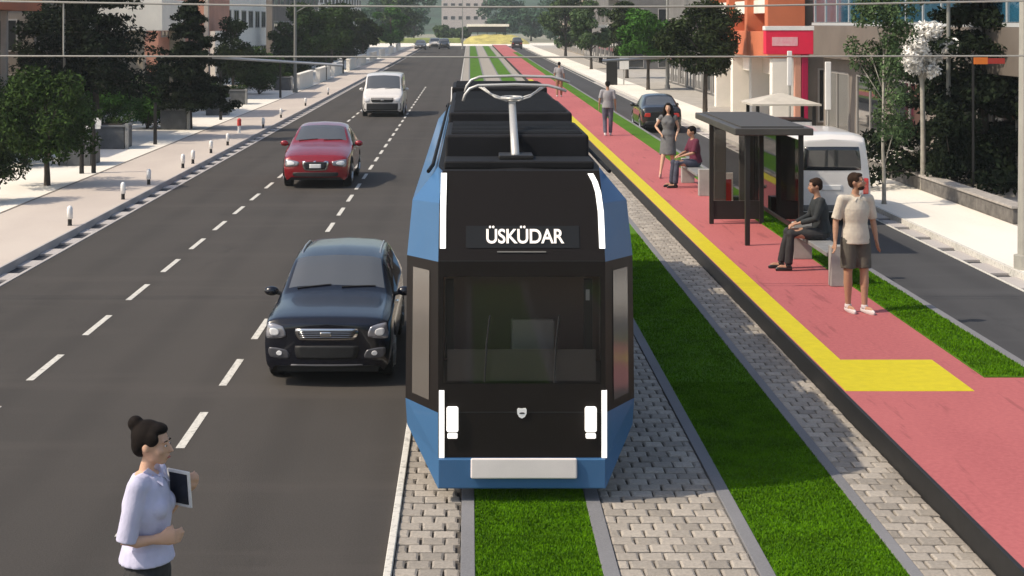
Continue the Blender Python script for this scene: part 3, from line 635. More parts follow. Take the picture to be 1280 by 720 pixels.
# ------------------------------------------------------------------ vehicles
def pchip(x, y, xq):
    x = np.asarray(x, float); y = np.asarray(y, float); h = np.diff(x); d = np.diff(y)/h; m = np.zeros(len(x))
    for i in range(1, len(x)-1):
        if d[i-1]*d[i] > 0: w1 = 2*h[i]+h[i-1]; w2 = h[i]+2*h[i-1]; m[i] = (w1+w2)/(w1/d[i-1]+w2/d[i])
    m[0] = d[0]; m[-1] = d[-1]
    i = np.clip(np.searchsorted(x, xq)-1, 0, len(x)-2); t = (xq-x[i])/h[i]
    hc = (2*t**3-3*t**2+1)*y[i]+(t**3-2*t**2+t)*h[i]*m[i]+(-2*t**3+3*t**2)*y[i+1]+(t**3-t**2)*h[i]*m[i+1]
    return hc*.6+(y[i]+(y[i+1]-y[i])*t)*.4
M_HOUSE = mat('lamp_housing', (.30,.30,.33), .15, .5, coat=1)
PROF = {
 'suv': ([(0,.80,.32,.86,.66,.92,.94),(.06,.87,.24,.93,.72,.985,1.01),(.5,.90,.22,.96,.74,1.03,1.065),(1.2,.9,.22,.985,.75,1.06,1.11),(1.5,.9,.22,1.0,.76,1.10,1.16),(2.15,.9,.22,1.03,.67,1.53,1.61),(2.8,.9,.22,1.04,.67,1.58,1.67),
          (3.8,.9,.22,1.05,.65,1.56,1.65),(4.2,.89,.22,1.05,.63,1.50,1.59),(4.5,.87,.25,1.02,.74,1.10,1.14),(4.6,.80,.33,.9,.66,.95,.97)], (4, 5), (5, 8), (8, 9), (.85, 3.75), .36),
 'sedan': ([(0,.70,.28,.60,.60,.66,.68),(.09,.82,.2,.70,.68,.76,.78),(.6,.88,.18,.80,.70,.87,.91),(1.2,.9,.18,.88,.72,.95,1.0),(1.45,.9,.18,.90,.74,1.0,1.05),(2.15,.9,.18,.93,.62,1.36,1.42),(2.75,.9,.18,.94,.62,1.40,1.475),
          (3.35,.9,.18,.94,.60,1.36,1.43),(4.0,.89,.18,.93,.70,1.04,1.08),(4.4,.86,.22,.9,.72,.97,.99),(4.5,.78,.3,.8,.64,.84,.86)], (4, 5), (5, 7), (7, 8), (.83, 3.7), .335),
 'van': ([(0,.80,.32,.80,.72,.86,.88),(.09,.92,.25,.92,.80,.98,1.0),(.5,.97,.22,1.05,.84,1.10,1.14),(.8,.99,.22,1.12,.86,1.2,1.25),(1.45,1.0,.22,1.18,.82,1.86,1.95),(2.2,1.0,.22,1.2,.86,1.96,2.05),
          (4.3,1.0,.22,1.2,.86,1.96,2.05),(4.7,.99,.24,1.18,.84,1.92,2.01),(4.85,.96,.3,1.16,.80,1.84,1.92)], (3, 4), (4, 6), None, (.9, 3.9), .35),
}
def sec(s):
    y, w, zb, belt, rw, ze, zt = s
    return [(.90*w, zb), (.975*w, zb+.10), (w, zb+(belt-zb)*.58), (.965*w, belt), (rw, ze), (rw*.70, zt-(zt-ze)*.30), (0, zt)]
def car(label, kind, paint, loc, rz, sc=(1, 1, 1), grille=True, group=None, name='car', cat='car', rails=False, trim=None):
    prof, ws, sw, rw_, wheels, wr = PROF[kind]; L = prof[-1][0]
    root = empty(name, label, cat, loc, rz, group); root.scale = sc
    ys = np.array([s[0] for s in prof]); cg = np.array([sec(s) for s in prof])   # (S,7,2)
    NS = 6; yq = np.concatenate([np.linspace(ys[i], ys[i+1], NS, endpoint=False) for i in range(len(ys)-1)]+[ys[-1:]])
    NV = 5; vq = np.concatenate([np.linspace(i, i+1, NV, endpoint=False) for i in range(6)]+[[6.]])
    g1 = np.stack([[pchip(ys, cg[:, j, c], yq) for c in range(2)] for j in range(7)], 0)  # 7,2,U
    g = np.stack([[pchip(np.arange(7), g1[:, c, u], vq) for c in range(2)] for u in range(len(yq))], 0)  # U,2,V
    U = len(yq); V = len(vq)
    groups = {k: MB() for k in ('body', 'windscreen', 'sidewin0', 'sidewin1', 'rear', 'door00', 'door01', 'door10', 'door11')}
    dr = (wheels[0]+wheels[1])/2
    for side in (1, -1):
        vs = [(side*g[u, 0, v], yq[u], g[u, 1, v]) for u in range(U) for v in range(V)]
        for u in range(U-1):
            s = u/NS; ym = (yq[u]+yq[u+1])/2
            for v in range(V-1):
                ids = [u*V+v, (u+1)*V+v, (u+1)*V+v+1, u*V+v+1]
                zc = sum(vs[i][2] for i in ids)/4; vv = v/NV; key = 'body'
                if vv < 3 and min(math.hypot(ym-wy, zc-wr) for wy in wheels) < wr*1.16: continue
                if ws[0]+.01 <= s < ws[1]-.01 and vv >= 4.19: key = 'windscreen'
                elif rw_ and rw_[0]+.1 <= s < rw_[1]-.1 and vv >= 4.19: key = 'rear'
                elif ws[0]+.45 <= s < sw[1]+(.3 if rw_ else -.4) and 3.0 <= vv < 3.79 and abs(ym-dr) > .04 : key = 'sidewin%d' % (side > 0)
                elif wheels[0]+wr*1.2 < ym < wheels[1]-wr*1.2+.1 and .9 < vv < 3: key = 'door%d%d' % (side > 0, ym > dr)
                groups[key].add([vs[i] for i in ids], [(0,1,2,3) if side > 0 else (3,2,1,0)])
    for u in (0, U-1):                                     # ends
        for v in range(V-1):
            w0, z0 = g[u, 0, v], g[u, 1, v]; w1, z1 = g[u, 0, v+1], g[u, 1, v+1]; nx = 8
            for i in range(nx):
                a = -1+2*i/nx; b = -1+2*(i+1)/nx
                bulge = lambda t: (-.07 if u == 0 else .03)*(1-t*t)
                q = [(a*w0, yq[u]+bulge(a), z0), (b*w0, yq[u]+bulge(b), z0), (b*w1, yq[u]+bulge(b), z1), (a*w1, yq[u]+bulge(a), z1)]
                groups['body'].add(q, [(0,1,2,3)])
    allm = MB()
    for m in groups.values(): allm.add(m.v, m.f)
    bvh = BVHTree.FromPolygons([Vector(v) for v in allm.v], allm.f)
    body = groups['body'].build('body', paint, root, smooth=True)
    groups['windscreen'].build('windscreen', M_VGLASS, root, smooth=True)
    if rw_: groups['rear'].build('rear_window', M_VGLASS, root, smooth=True)
    for s in '01':
        groups['sidewin'+s].build('side_window', M_GLASS, root, smooth=True)
        for d in '01':
            dd = groups['door'+s+d].build('door', paint, root, smooth=True)
            x = (1 if s == '1' else -1)*.9*(prof[5][1]/.9); yh = wheels[0]+(.95 if d == '0' else 1.95)
            MB().box((min(x*.975, x*1.01), yh, prof[5][3]-.13), (max(x*.975, x*1.01), yh+.16, prof[5][3]-.10)).build('handle', M_CHROME, dd)
    Wd = prof[5][1]
    MB().box((-Wd*.78, .12, .2), (Wd*.78, L-.15, prof[2][3]*.8)).build('underbody', M_BLK, root)
    for wy in wheels:
        for s in (-1, 1):
            w = MB(); x1 = s*(Wd-.02); x0 = s*(Wd-.24)
            w.tube([(x0,wy,wr), (x0+s*.015,wy,wr), (x1-s*.02,wy,wr), (x1,wy,wr)], [wr-.02, wr, wr, wr-.03], 26); wo = w.build('wheel', M_TYRE, root)
            r_ = MB()
            r_.tube([(x1,wy,wr), (x1+s*.012,wy,wr)], [wr*.2, wr*.16], 12)
            for k in range(8):
                a = k*math.pi/4; r_.tube([(x1+s*.006, wy, wr), (x1+s*.004, wy+math.cos(a)*wr*.62, wr+math.sin(a)*wr*.62)], [.035, .028], 4)
            n = 24
            for k in range(n):
                a = 2*math.pi*k/n; b = 2*math.pi*(k+1)/n
                r_.add([(x1+s*.004, wy+math.cos(t)*q, wr+math.sin(t)*q) for t, q in ((a, wr*.6), (b, wr*.6), (b, wr*.7), (a, wr*.7))], [(0,1,2,3)])
            r_.build('rim', M_RIM, wo)
            ar = MB(); pts = []
            pts = [(s*(Wd-.03), wy+math.cos(t)*wr*1.14, wr+math.sin(t)*wr*1.14) for t in np.linspace(-.15, math.pi+.15, 15)]
            ar.tube(pts, .025, 6); ar.build('wheel_arch', M_BLK, root)
    def patch(nm, mt, cc, off=.006, d=1, nu=10, nv=6, k=.5, par=None, label=None, thick=.02):
        """cc: four corners (x,z) in order bl, br, tr, tl projected onto the body from the front (d=1) or rear (d=-1)"""
        m = MB(); P_ = []
        for j in range(nv+1):
            for i in range(nu+1):
                u = -1+2*i/nu; v = -1+2*j/nv; uu = u*math.sqrt(max(0, 1-k*v*v/2)); vv = v*math.sqrt(max(0, 1-k*u*u/2)); a = (uu+1)/2; b = (vv+1)/2
                x = (1-a)*(1-b)*cc[0][0]+a*(1-b)*cc[1][0]+a*b*cc[2][0]+(1-a)*b*cc[3][0]; z = (1-a)*(1-b)*cc[0][1]+a*(1-b)*cc[1][1]+a*b*cc[2][1]+(1-a)*b*cc[3][1]
                h = bvh.ray_cast(Vector((x, -4 if d > 0 else L+4, z)), Vector((0, d, 0)))
                y = h[0].y if h[0] else (.3 if d > 0 else L-.3)
                P_.append((x, y-d*off, z))
        n1 = (nu+1)*(nv+1); back = [(p[0], p[1]+d*thick, p[2]) for p in P_]; fs = []
        for j in range(nv):
            for i in range(nu): fs.append((j*(nu+1)+i, j*(nu+1)+i+1, (j+1)*(nu+1)+i+1, (j+1)*(nu+1)+i))
        ring = [i for i in range(nu+1)]+[j*(nu+1)+nu for j in range(1, nv+1)]+[nv*(nu+1)+i for i in range(nu-1, -1, -1)]+[j*(nu+1) for j in range(nv-1, 0, -1)]
        for a, b in zip(ring, ring[1:]+ring[:1]): fs.append((a, a+n1, b+n1, b))
        m.add(P_+back, fs); return m.build(nm, mt, par or root, smooth=True, label=label)
    def mir(s, cc): return [(s*x, z) for x, z in (cc if s > 0 else [cc[1], cc[0], cc[3], cc[2]])]
    mz = prof[4][3]+.08; my = prof[4][0]+.35
    for s in (-1, 1):
        m = MB(); m.ell((s*(Wd+.10), my, mz), (.11, .07, .075)); mo = m.build('mirror', paint, root, smooth=True)
        MB().tube([(s*(Wd-.09), my, mz-.05), (s*(Wd+.06), my, mz-.02)], .03, 8).build('stalk', M_BLK, mo)
    if kind == 'suv':
        gr = patch('grille', M_CHROME, [(-.40,.70),(.40,.70),(.46,.87),(-.46,.87)], .010, k=.25)
        patch('mesh_insert', mat('grille_mesh', (.03,.03,.035), .4, .5), [(-.36,.725),(.36,.725),(.42,.845),(-.42,.845)], .018, k=.2, par=gr)
        for q in range(4): patch('grille_bar', M_CHROME, [(-.36-q*.012,.742+q*.026),(.36+q*.012,.742+q*.026),(.36+q*.012,.748+q*.026),(-.36-q*.012,.748+q*.026)], .022, k=0, nv=1, par=gr, thick=.006)
        patch('badge', M_CHROME, [(-.09,.755),(.07,.755),(.07,.82),(-.09,.82)], .03, k=.3, par=gr)
        for s in (-1, 1):
            hl = patch('headlight', M_HOUSE, mir(s, [(.55,.74),(.86,.70),(.855,.955),(.60,.90)]), .010, k=.45)
            patch('lens', M_LAMP, mir(s, [(.66,.765),(.79,.755),(.81,.88),(.67,.86)]), .022, k=.9, par=hl)
            fl = patch('fog_light_surround', mat('fog_surround', (.09,.09,.10), .35, .3), mir(s, [(.50,.42),(.80,.43),(.83,.60),(.54,.56)]), .008, k=.6)
            patch('fog_light', M_LAMP, mir(s, [(.62,.47),(.70,.47),(.70,.54),(.62,.54)]), .02, k=1, par=fl)
        patch('bumper_intake', M_BLK, [(-.42,.42),(.42,.42),(.46,.62),(-.46,.62)], .006, k=.2)
        patch('bumper_lip', mat('bumper_dark', (.10,.10,.11), .5), [(-.5,.31),(.5,.31),(.5,.345),(-.5,.345)], .012, k=.1)
    elif kind == 'sedan':
        gr = patch('grille', M_CHROME, [(-.30,.44),(.30,.44),(.36,.68),(-.36,.68)], .010, k=.3)
        patch('mesh_insert', mat('grille_mesh', (.03,.03,.035)), [(-.26,.47),(.26,.47),(.31,.65),(-.31,.65)], .018, k=.2, par=gr)
        patch('number_plate', M_WHITE, [(-.15,.50),(.15,.50),(.15,.60),(-.15,.60)], .03, k=.0, par=gr)
        for s in (-1, 1):
            hl = patch('headlight', M_HOUSE, mir(s, [(.44,.56),(.80,.52),(.80,.72),(.42,.66)]), .012, k=.4)
            patch('lens', M_LAMP, mir(s, [(.54,.575),(.74,.56),(.75,.68),(.54,.655)]), .022, k=.8, par=hl)
        patch('bumper_intake', M_BLK, [(-.55,.27),(.55,.27),(.62,.40),(-.62,.40)], .006, k=.3)
    else:
        gr = patch('grille', M_BLK, [(-.5,.70),(.5,.70),(.56,.92),(-.56,.92)], .010, k=.2)
        patch('badge', M_CHROME, [(-.08,.76),(.08,.76),(.08,.84),(-.08,.84)], .02, k=1, par=gr)
        for s in (-1, 1): patch('headlight', M_LAMP, mir(s, [(.62,.72),(.86,.72),(.86,.95),(.60,.92)]), .012, k=.4)
        patch('bumper', M_BLK, [(-.90,.33),(.90,.33),(.90,.66),(-.90,.66)], .010, k=.12)
        patch('rear_window', M_GLASS, [(-.74,1.22),(.74,1.22),(.68,1.75),(-.68,1.75)], .006, d=-1, k=.1)
    # rear details
    zt = {'suv': .9, 'sedan': .78, 'van': 1.1}[kind]; xr = {'suv': .56, 'sedan': .5, 'van': .74}[kind]
    for s in (-1, 1):
        if kind == 'van': patch('tail_light', M_RLAMP, mir(s, [(.78,.66),(.91,.66),(.91,1.05),(.78,1.05)]), .012, d=-1, k=.2)
        else: patch('tail_light', M_RLAMP, mir(s, [(xr,zt-.16),(.78,zt-.16),(.74,zt),(xr,zt)]), .012, d=-1, k=.4)
    patch('number_plate', M_WHITE, [(-.25,zt-.32),(.25,zt-.32),(.25,zt-.2),(-.25,zt-.2)], .012, d=-1, k=0)
    patch('rear_bumper', trim or M_BLK, [(-.74,.32),(.74,.32),(.74,.46),(-.74,.46)], .012, d=-1, k=.2)
    # wipers
    for s in (-1, 1):
        pts = []
        for t in np.linspace(0, 1, 6):
            x = s*.12-(.50*t if s > 0 else -.0)*1 + (.5*t if s < 0 else 0) - (0 if s > 0 else .55); 
            x = (.08+.5*t) if s > 0 else (-.58+.5*t)
            yy = prof[ws[0]][0]+.06+.05*t; h = bvh.ray_cast(Vector((x, yy, 4)), Vector((0,0,-1)))
            if h[0]: pts.append((x, yy, h[0].z+.012))
        if len(pts) > 2: MB().tube(pts, .009, 5).build('wiper', M_BLK, root)
    if rails:
        for s in (-1, 1):
            MB().tube([(s*.60,2.45,1.57),(s*.60,2.6,1.615),(s*.60,3.0,1.635),(s*.595,3.6,1.62),(s*.59,3.85,1.57)], .016, 8).build('roof_rail', mat('rail_silver', (.5,.5,.5), .3, .8), root)
    return root
P_NAVY = mat('navy_paint', (.003,.004,.010), .2, .0, coat=.45); P_RED = mat('red_paint_car', (.26,.006,.014), .22, .2, coat=1.0); P_WHITE = mat('white_car_paint', (.74,.71,.68), .3, coat=.6)
P_BLACK = mat('black_car_paint', (.012,.012,.013), .25, coat=.8); P_GREY = mat('grey_car_paint', (.10,.10,.10), .3, .3, coat=.6); P_PEARL = mat('pearl_paint', (.66,.62,.57), .35, coat=.6)
car('dark navy estate car with roof rails driving beside the tram', 'suv', P_NAVY, (-1.76, 19.75, 0), 0, (.89, .90, .84), rails=True)
car('dark red car driving ahead of the navy car in the middle lane', 'sedan', P_RED, (-4.17, 43.3, 0), 0, (1.05, 1.0, 1.12))
car('white van with black bumper driving toward the camera', 'van', P_WHITE, (-4.15, 76, 0), 0, (1.0, .95, 1.0), name='van', cat='van')
car('white van parked with its rear to the camera behind the bus shelter', 'van', P_WHITE, (8.02, 40.3, 0), math.pi, (.90, 1.0, 1.0), name='van', cat='van', trim=mat('bumper_grey', (.12,.12,.12), .6))
car('dark grey car seen from behind on the right road', 'sedan', P_BLACK, (7.82, 69.5, 0), math.pi, (.93, 1, 1.05))
FG = 'tiny cars far away near the cross street'
car('far dark car on the left kerb side of the main road', 'sedan', P_GREY, (-8.3+.2, 262, 0), 0, (1.05, 1, 1.1), group=FG)
car('far pale van between two dark cars', 'van', P_PEARL, (-6.2, 283, 0), 0, (1, 1, .85), group=FG, name='van', cat='van')
car('far black car to the right of the pale van', 'suv', P_BLACK, (-4.3, 268, 0), 0, (1.05, 1, 1.1), group=FG)
car('far black car at the end of the right road', 'suv', P_BLACK, (7.95, 272, 0), math.pi, (1.0, 1, 1.2), group=FG)

# ------------------------------------------------------------------ tram
tram = empty('tram', 'blue and black tram with a lit destination display standing on the track', 'tram', (.49, 15, 0))
T_BLUE = mat('tram_blue', (.046,.138,.285), .4, coat=.15, spec=.3, vary=.04, scale=1); T_BLK = mat('tram_black', (.012,.009,.008), .5, spec=.2); T_ROOF = mat('tram_roof', (.010,.010,.011), .7, vary=.2, scale=2, spec=.2)
T_WHITE = mat('tram_white_strip', (.92,.92,.92), .3, emit=.75); T_GLASS = mat('tram_side_glass', (.125,.112,.10), .12, spec=.8)
LEN = 14.6
def fy(z): return max(0, (z-.9)*.03) if z < 2.25 else .04+(z-2.25)*.33
def aw(z): return .785 if z < 2.7 else .785-(z-2.7)*.09
zs = [.13, .42, .84, 2.25, 2.78, 3.08]
def ring(z, i):
    A = (aw(z), fy(z), z); zB = [.50, .58, .84, 2.23, 2.76, 3.06][i]; wB = [1.06, 1.10, 1.115, 1.10, 1.05, .80][i]
    yB = [.66, .62, .60, .62, .70, .95][i]
    return [A, (wB, yB, zB), (wB, LEN-yB, zB), (aw(z), LEN-fy(z), z)]
rings = [ring(z, i) for i, z in enumerate(zs)]
blue, mask, band, roof, rmask = MB(), MB(), MB(), MB(), MB()
for s in (-1, 1):
    f = lambda p: (s*p[0], p[1], p[2])
    for i in range(5):
        a, b = rings[i], rings[i+1]
        tgt = band if i == 2 else blue
        if i != 2: blue.quad(f(a[0]), f(a[1]), f(b[1]), f(b[0])); blue.quad(f(a[1]), f(a[2]), f(b[2]), f(b[1])); blue.quad(f(a[2]), f(a[3]), f(b[3]), f(b[2]))
        else: band.quad(f(a[0]), f(a[1]), f(b[1]), f(b[0])); band.quad(f(a[1]), f(a[2]), f(b[2]), f(b[1])); band.quad(f(a[2]), f(a[3]), f(b[3]), f(b[2]))
def frontq(mb, x0, x1, z0, z1, off=0, back=0):
    ys = lambda z: fy(z)-off
    mb.quad((x0, ys(z0), z0), (x1, ys(z0), z0), (x1, ys(z1), z1), (x0, ys(z1), z1))
# front mask (with an opening for the windscreen)
for i in range(6-1):
    z0, z1 = zs[i], zs[i+1]; a0, a1 = aw(z0), aw(z1)
    tgt = blue if i == 0 else mask
    if i == 2:
        for q0, q1, w0, w1 in ((.84, 1.12, 1, 1), (2.11, 2.25, 1, 1)): frontq(tgt, -.785, .785, q0, q1)
        frontq(tgt, -.785, -.735, 1.12, 2.11); frontq(tgt, .735, .785, 1.12, 2.11)
    else: tgt.quad((-a0, fy(z0), z0), (a0, fy(z0), z0), (a1, fy(z1), z1), (-a1, fy(z1), z1))
    y0, y1 = LEN-fy(z0), LEN-fy(z1); rmask.quad((a0, y0, z0), (-a0, y0, z0), (-a1, y1, z1), (a1, y1, z1))
r5 = rings[5]
for s in (-1, 1): roof.quad((0, r5[0][1], 3.08), (s*r5[0][0], r5[0][1], 3.08), (s*r5[1][0], r5[1][1], 3.07), (0, r5[1][1], 3.10)); roof.quad((0, r5[1][1], 3.10), (s*r5[1][0], r5[1][1], 3.07), (s*r5[2][0], r5[2][1], 3.07), (0, r5[2][1], 3.10)); roof.quad((0, r5[2][1], 3.10), (s*r5[2][0], r5[2][1], 3.07), (s*r5[3][0], r5[3][1], 3.08), (0, r5[3][1], 3.08))
blue.build('body', T_BLUE, tram); mask.build('front_mask', T_BLK, tram); rmask.build('rear_mask', T_BLK, tram); band.build('window_band', T_BLK, tram); roof.build('roof', T_ROOF, tram)
MB().box((-.74, .05, .16), (.74, .6, .42)).build('bumper_core', M_BLK, tram)
MB().box((-.95, .75, .50), (.95, LEN-.75, .62)).build('underframe', M_BLK, tram)
for yy in (3.0, 11.6):
    bo = MB().box((-.75, yy-1.0, .22), (.75, yy+1.0, .5)).build('bogie', M_BLK, tram, bevel=.03)
    for s in (-1, 1):
        for q in (-.65, .65): MB().tube([(s*.62, yy+q, .29), (s*.74, yy+q, .29)], .28, 22).build('wheel', M_STEEL, bo)
# blue nose apron
m = MB(); m.add([(-.785,-.02,.135),(.785,-.02,.135),(.785,-.035,.415),(-.785,-.035,.415),(-.785,.1,.135),(.785,.1,.135),(.785,.1,.415),(-.785,.1,.415)], [(0,1,2,3),(4,7,6,5),(0,4,5,1),(3,2,6,7),(0,3,7,4),(1,5,6,2)])
m.build('bumper', T_BLUE, tram, bevel=.012)
MB().box((-.48, -.062, .235), (.515, -.03, .428)).build('coupler_cover', mat('cover_grey', (.78,.72,.70), .45, vary=.04, scale=3), tram, bevel=.02)
# windscreen and cab
m = MB(); frontq(m, -.74, .74, 1.115, 2.115, .002); ws_ = m.build('windscreen', tg, tram)
m = MB(); m.box((-.76, .12, 1.0), (.76, .16, 1.30)); m.build('dashboard', mat('dash_grey', (.13,.115,.105), .6), tram, bevel=.01)
cabin = mat('cabin_grey', (.75,.64,.58), .8)
m = MB(); m.box((-.77, .1, .88), (.77, 2.2, .95)); m.box((-.77, 2.2, .95), (.77, 2.24, 2.9)); m.box((-.77, .2, .951), (-.745, 2.2, 2.3)); m.box((.745, .2, .951), (.77, 2.2, 2.3)); m.box((-.77, .16, 2.26), (.77, 2.2, 2.3)); m.build('cabin', cabin, tram)
m = MB(); m.box((-.08, .9, 1.0), (.36, 1.0, 1.55)); m.build('driver_seat', mat('seat_grey', (.62,.56,.50), .7), tram, bevel=.03)
MB().box((-.72, .25, 1.3), (-.64, .3, 2.05)).build('cab_pillar', mat('cab_pillar_grey', (.11,.10,.09), .6), tram); MB().box((.60, .25, 1.3), (.68, .3, 2.05)).build('cab_pillar', mat('cab_pillar_grey', (.11,.10,.09)), tram)
MB().box((.615, .2, 1.86), (.65, .22, 1.96)).build('cab_lamp', M_WHITE, tram)
m = MB(); frontq(m, -.70, .70, 1.125, 1.42, -.06); m.build('lower_screen', mat('screen_grey', (.26,.22,.20), .6), tram)
# chamfer and side windows
for s in (-1, 1):
    def chq(u0, u1, v0, v1, off=.006):
        a, b = rings[2], rings[3]; out = []
        for u, v in ((u0, v0), (u1, v0), (u1, v1), (u0, v1)):
            lo = Vector(a[0]).lerp(Vector(a[1]), u); hi = Vector(b[0]).lerp(Vector(b[1]), u); p = lo.lerp(hi, v); out.append(p)
        n_ = Vector((.6, -.34, 0)).normalized()*off
        return [(s*(p.x+n_.x), p.y+n_.y, p.z) for p in out]
    q = chq(.26, .78, .06, .93); m = MB(); m.quad(*q); m.build('corner_window', T_GLASS, tram)
    # blue edge seals
    for k in range(6):
        y0 = 1.2+k*2.05
        if k in (1, 4):
            d = MB().box((min(s*1.112, s*1.135), y0, .62), (max(s*1.112, s*1.135), y0+1.7, 2.2)).build('door', T_BLK, tram, bevel=.008)
            for c in (0, 1): MB().box((min(s*1.136, s*1.142), y0+.1+c*.8, .9), (max(s*1.136, s*1.142), y0+.75+c*.8, 2.1)).build('pane', M_GLASS, d)
        else: MB().box((min(s*1.112, s*1.124), y0, 1.02), (max(s*1.112, s*1.124), y0+1.9, 2.12)).build('side_window', M_GLASS, tram, bevel=.004)
MB().tube([(-.35, fy(1.13)-.02, 1.13), (-.33, fy(1.5)-.022, 1.5), (-.30, fy(1.75)-.022, 1.75)], .008, 6).build('wiper', M_BLK, tram)
MB().tube([(.30, fy(1.13)-.02, 1.13), (.32, fy(1.5)-.022, 1.5), (.35, fy(1.75)-.022, 1.75)], .008, 6).build('wiper', M_BLK, tram)
for zz_ in (.845, 2.255): MB().box((-.78, fy(zz_)-.003, zz_-.004), (.78, fy(zz_)+.002, zz_+.004)).build('panel_seam', M_BLK, tram)
# light strips
def strip(pts, w):
    m = MB(); n = len(pts)
    for o_ in (0, .03):
        for x, z in pts: m.v += [(x-w/2, fy(z)-.012+o_, z), (x+w/2, fy(z)-.012+o_, z)]
    for i in range(n-1):
        a = 2*i; b = a+2; c = 2*n
        m.f += [(a, a+1, b+1, b), (a+c, b+c, b+1+c, a+1+c), (a, b, b+c, a+c), (a+1, a+1+c, b+1+c, b+1)]
    m.f += [(0, 2*n, 2*n+1, 1), (2*n-2, 2*n-1, 4*n-1, 4*n-2)]; m.m = [0]*len(m.f); return m.build('light_strip', T_WHITE, tram)
strip([(-.752, .42), (-.752, 1.05)], .05); strip([(.772, .42), (.772, 1.05)], .05)
strip([(-.742, 2.37), (-.742, 2.7), (-.735, 3.06)], .055)
strip([(.760, 2.37), (.755, 2.7), (.735, 2.88), (.705, 2.98), (.665, 3.055)], .055)
for s in (-1, 1):
    x = s*.645-(.005 if s < 0 else 0); m = MB().box((x-.055, -.045, .665), (x+.055, .02, .90)); m.build('headlight', T_WHITE, tram, bevel=.018)
    MB().box((x-.047, -.04, .605), (x+.047, .02, .65)).build('marker_light', T_WHITE, tram, bevel=.01)
# emblem
m = MB(); sh_ = [(-.045,.87),(-.035,.885),(0,.88),(.035,.885),(.045,.87),(.043,.835),(.028,.805),(0,.79),(-.028,.805),(-.043,.835)]
m.add([(x, -.015, z) for x, z in sh_]+[(x, .01, z) for x, z in sh_], [tuple(range(10))]+[(i, (i+1) % 10, (i+1) % 10+10, i+10) for i in range(10)]); em = m.build('emblem', mat('emblem_white', (.85,.85,.85), .5), tram)
m = MB(); m.add([(-.028,-.018,.838),(-.008,-.018,.832),(.0,-.018,.836),(.01,-.018,.832),(.03,-.018,.84),(.012,-.018,.848),(-.01,-.018,.848)], [tuple(range(7))]); m.build('emblem_mark', T_BLK, em)
# destination display
def dispquad(x0, x1, z0, z1, off): return [(x0, fy(z0)-off, z0), (x1, fy(z0)-off, z0), (x1, fy(z1)-off, z1), (x0, fy(z1)-off, z1)]
m = MB(); m.quad(*dispquad(-.525, .545, 2.375, 2.575, .006)); dsp = m.build('destination_display', mat('display_black', (.003,.003,.003), .5), tram)
cu = bpy.data.curves.new('destination_text', 'FONT'); cu.body = 'ÜSKÜDAR'; cu.size = .19; cu.align_x = 'CENTER'; cu.align_y = 'CENTER'; cu.extrude = .002; cu.offset = .0035; cu.space_character = .97
to = bpy.data.objects.new('tmp', cu); COL.objects.link(to); dg = bpy.context.evaluated_depsgraph_get(); me = bpy.data.meshes.new_from_object(to.evaluated_get(dg)); bpy.data.objects.remove(to)
me.materials.clear(); me.materials.append(mat('display_text', (.85,.80,.76), .5, emit=.45)); tx = bpy.data.objects.new('destination_text', me); COL.objects.link(tx); tx.parent = dsp
xs = [v.co.x for v in me.vertices]; w_ = max(xs)-min(xs); cx_ = (max(xs)+min(xs))/2
ang = math.atan2(.33, 1); tx.rotation_euler = (R(90)-ang, 0, 0); tx.scale = (.735/w_, 1.0, 1); tx.location = (.035-cx_*.735/w_, fy(2.475)-.014, 2.475)
MB().box((-.23, fy(2.34)-.012, 2.335), (.23, fy(2.34)+.01, 2.345)).build('display_trim', mat('trim_grey', (.25,.24,.23), .4), tram)
# roof equipment
m = MB(); m.box((-.74, .55, 3.07), (.72, 1.15, 3.15)); m.build('roof_step', T_ROOF, tram, bevel=.02)
for y0, y1, w, h, nr in ((1.5, 3.6, .74, .26, 3), (4.2, 7.2, .74, .34, 4), (7.9, 10.6, .76, .30, 3), (11.2, 13.6, .78, .36, 3)):
    q = MB().box((-w, y0, 3.08), (w, y1, 3.08+h)).build('roof_box', mat('roof_box_grey', (.012,.012,.014), .7, vary=.15, scale=3, spec=.2), tram, bevel=.03)
    m = MB()
    for k in range(nr*3): yy = y0+.15+k*(y1-y0-.3)/(nr*3-1); m.box((-w*.92, yy-.02, 3.08+h+.001), (w*.92, yy+.02, 3.08+h+.02))
    m.build('cooling_rib', mat('rib_dark', (.012,.012,.014), .6), q)
for s in (-1, 1):
    MB().tube([(s*.90, .9, 3.02), (s*.86, 1.2, 3.06), (s*.86, LEN-1.3, 3.06), (s*.90, LEN-1, 3.0)], .02, 6).build('roof_rail', T_ROOF, tram)
for x in (-.78, -.25, .3, .78): MB().tube([(x, 13.75, 3.07), (x, 13.75, 3.34)], [.05, .04], 10).build('insulator', M_WHITE, tram)
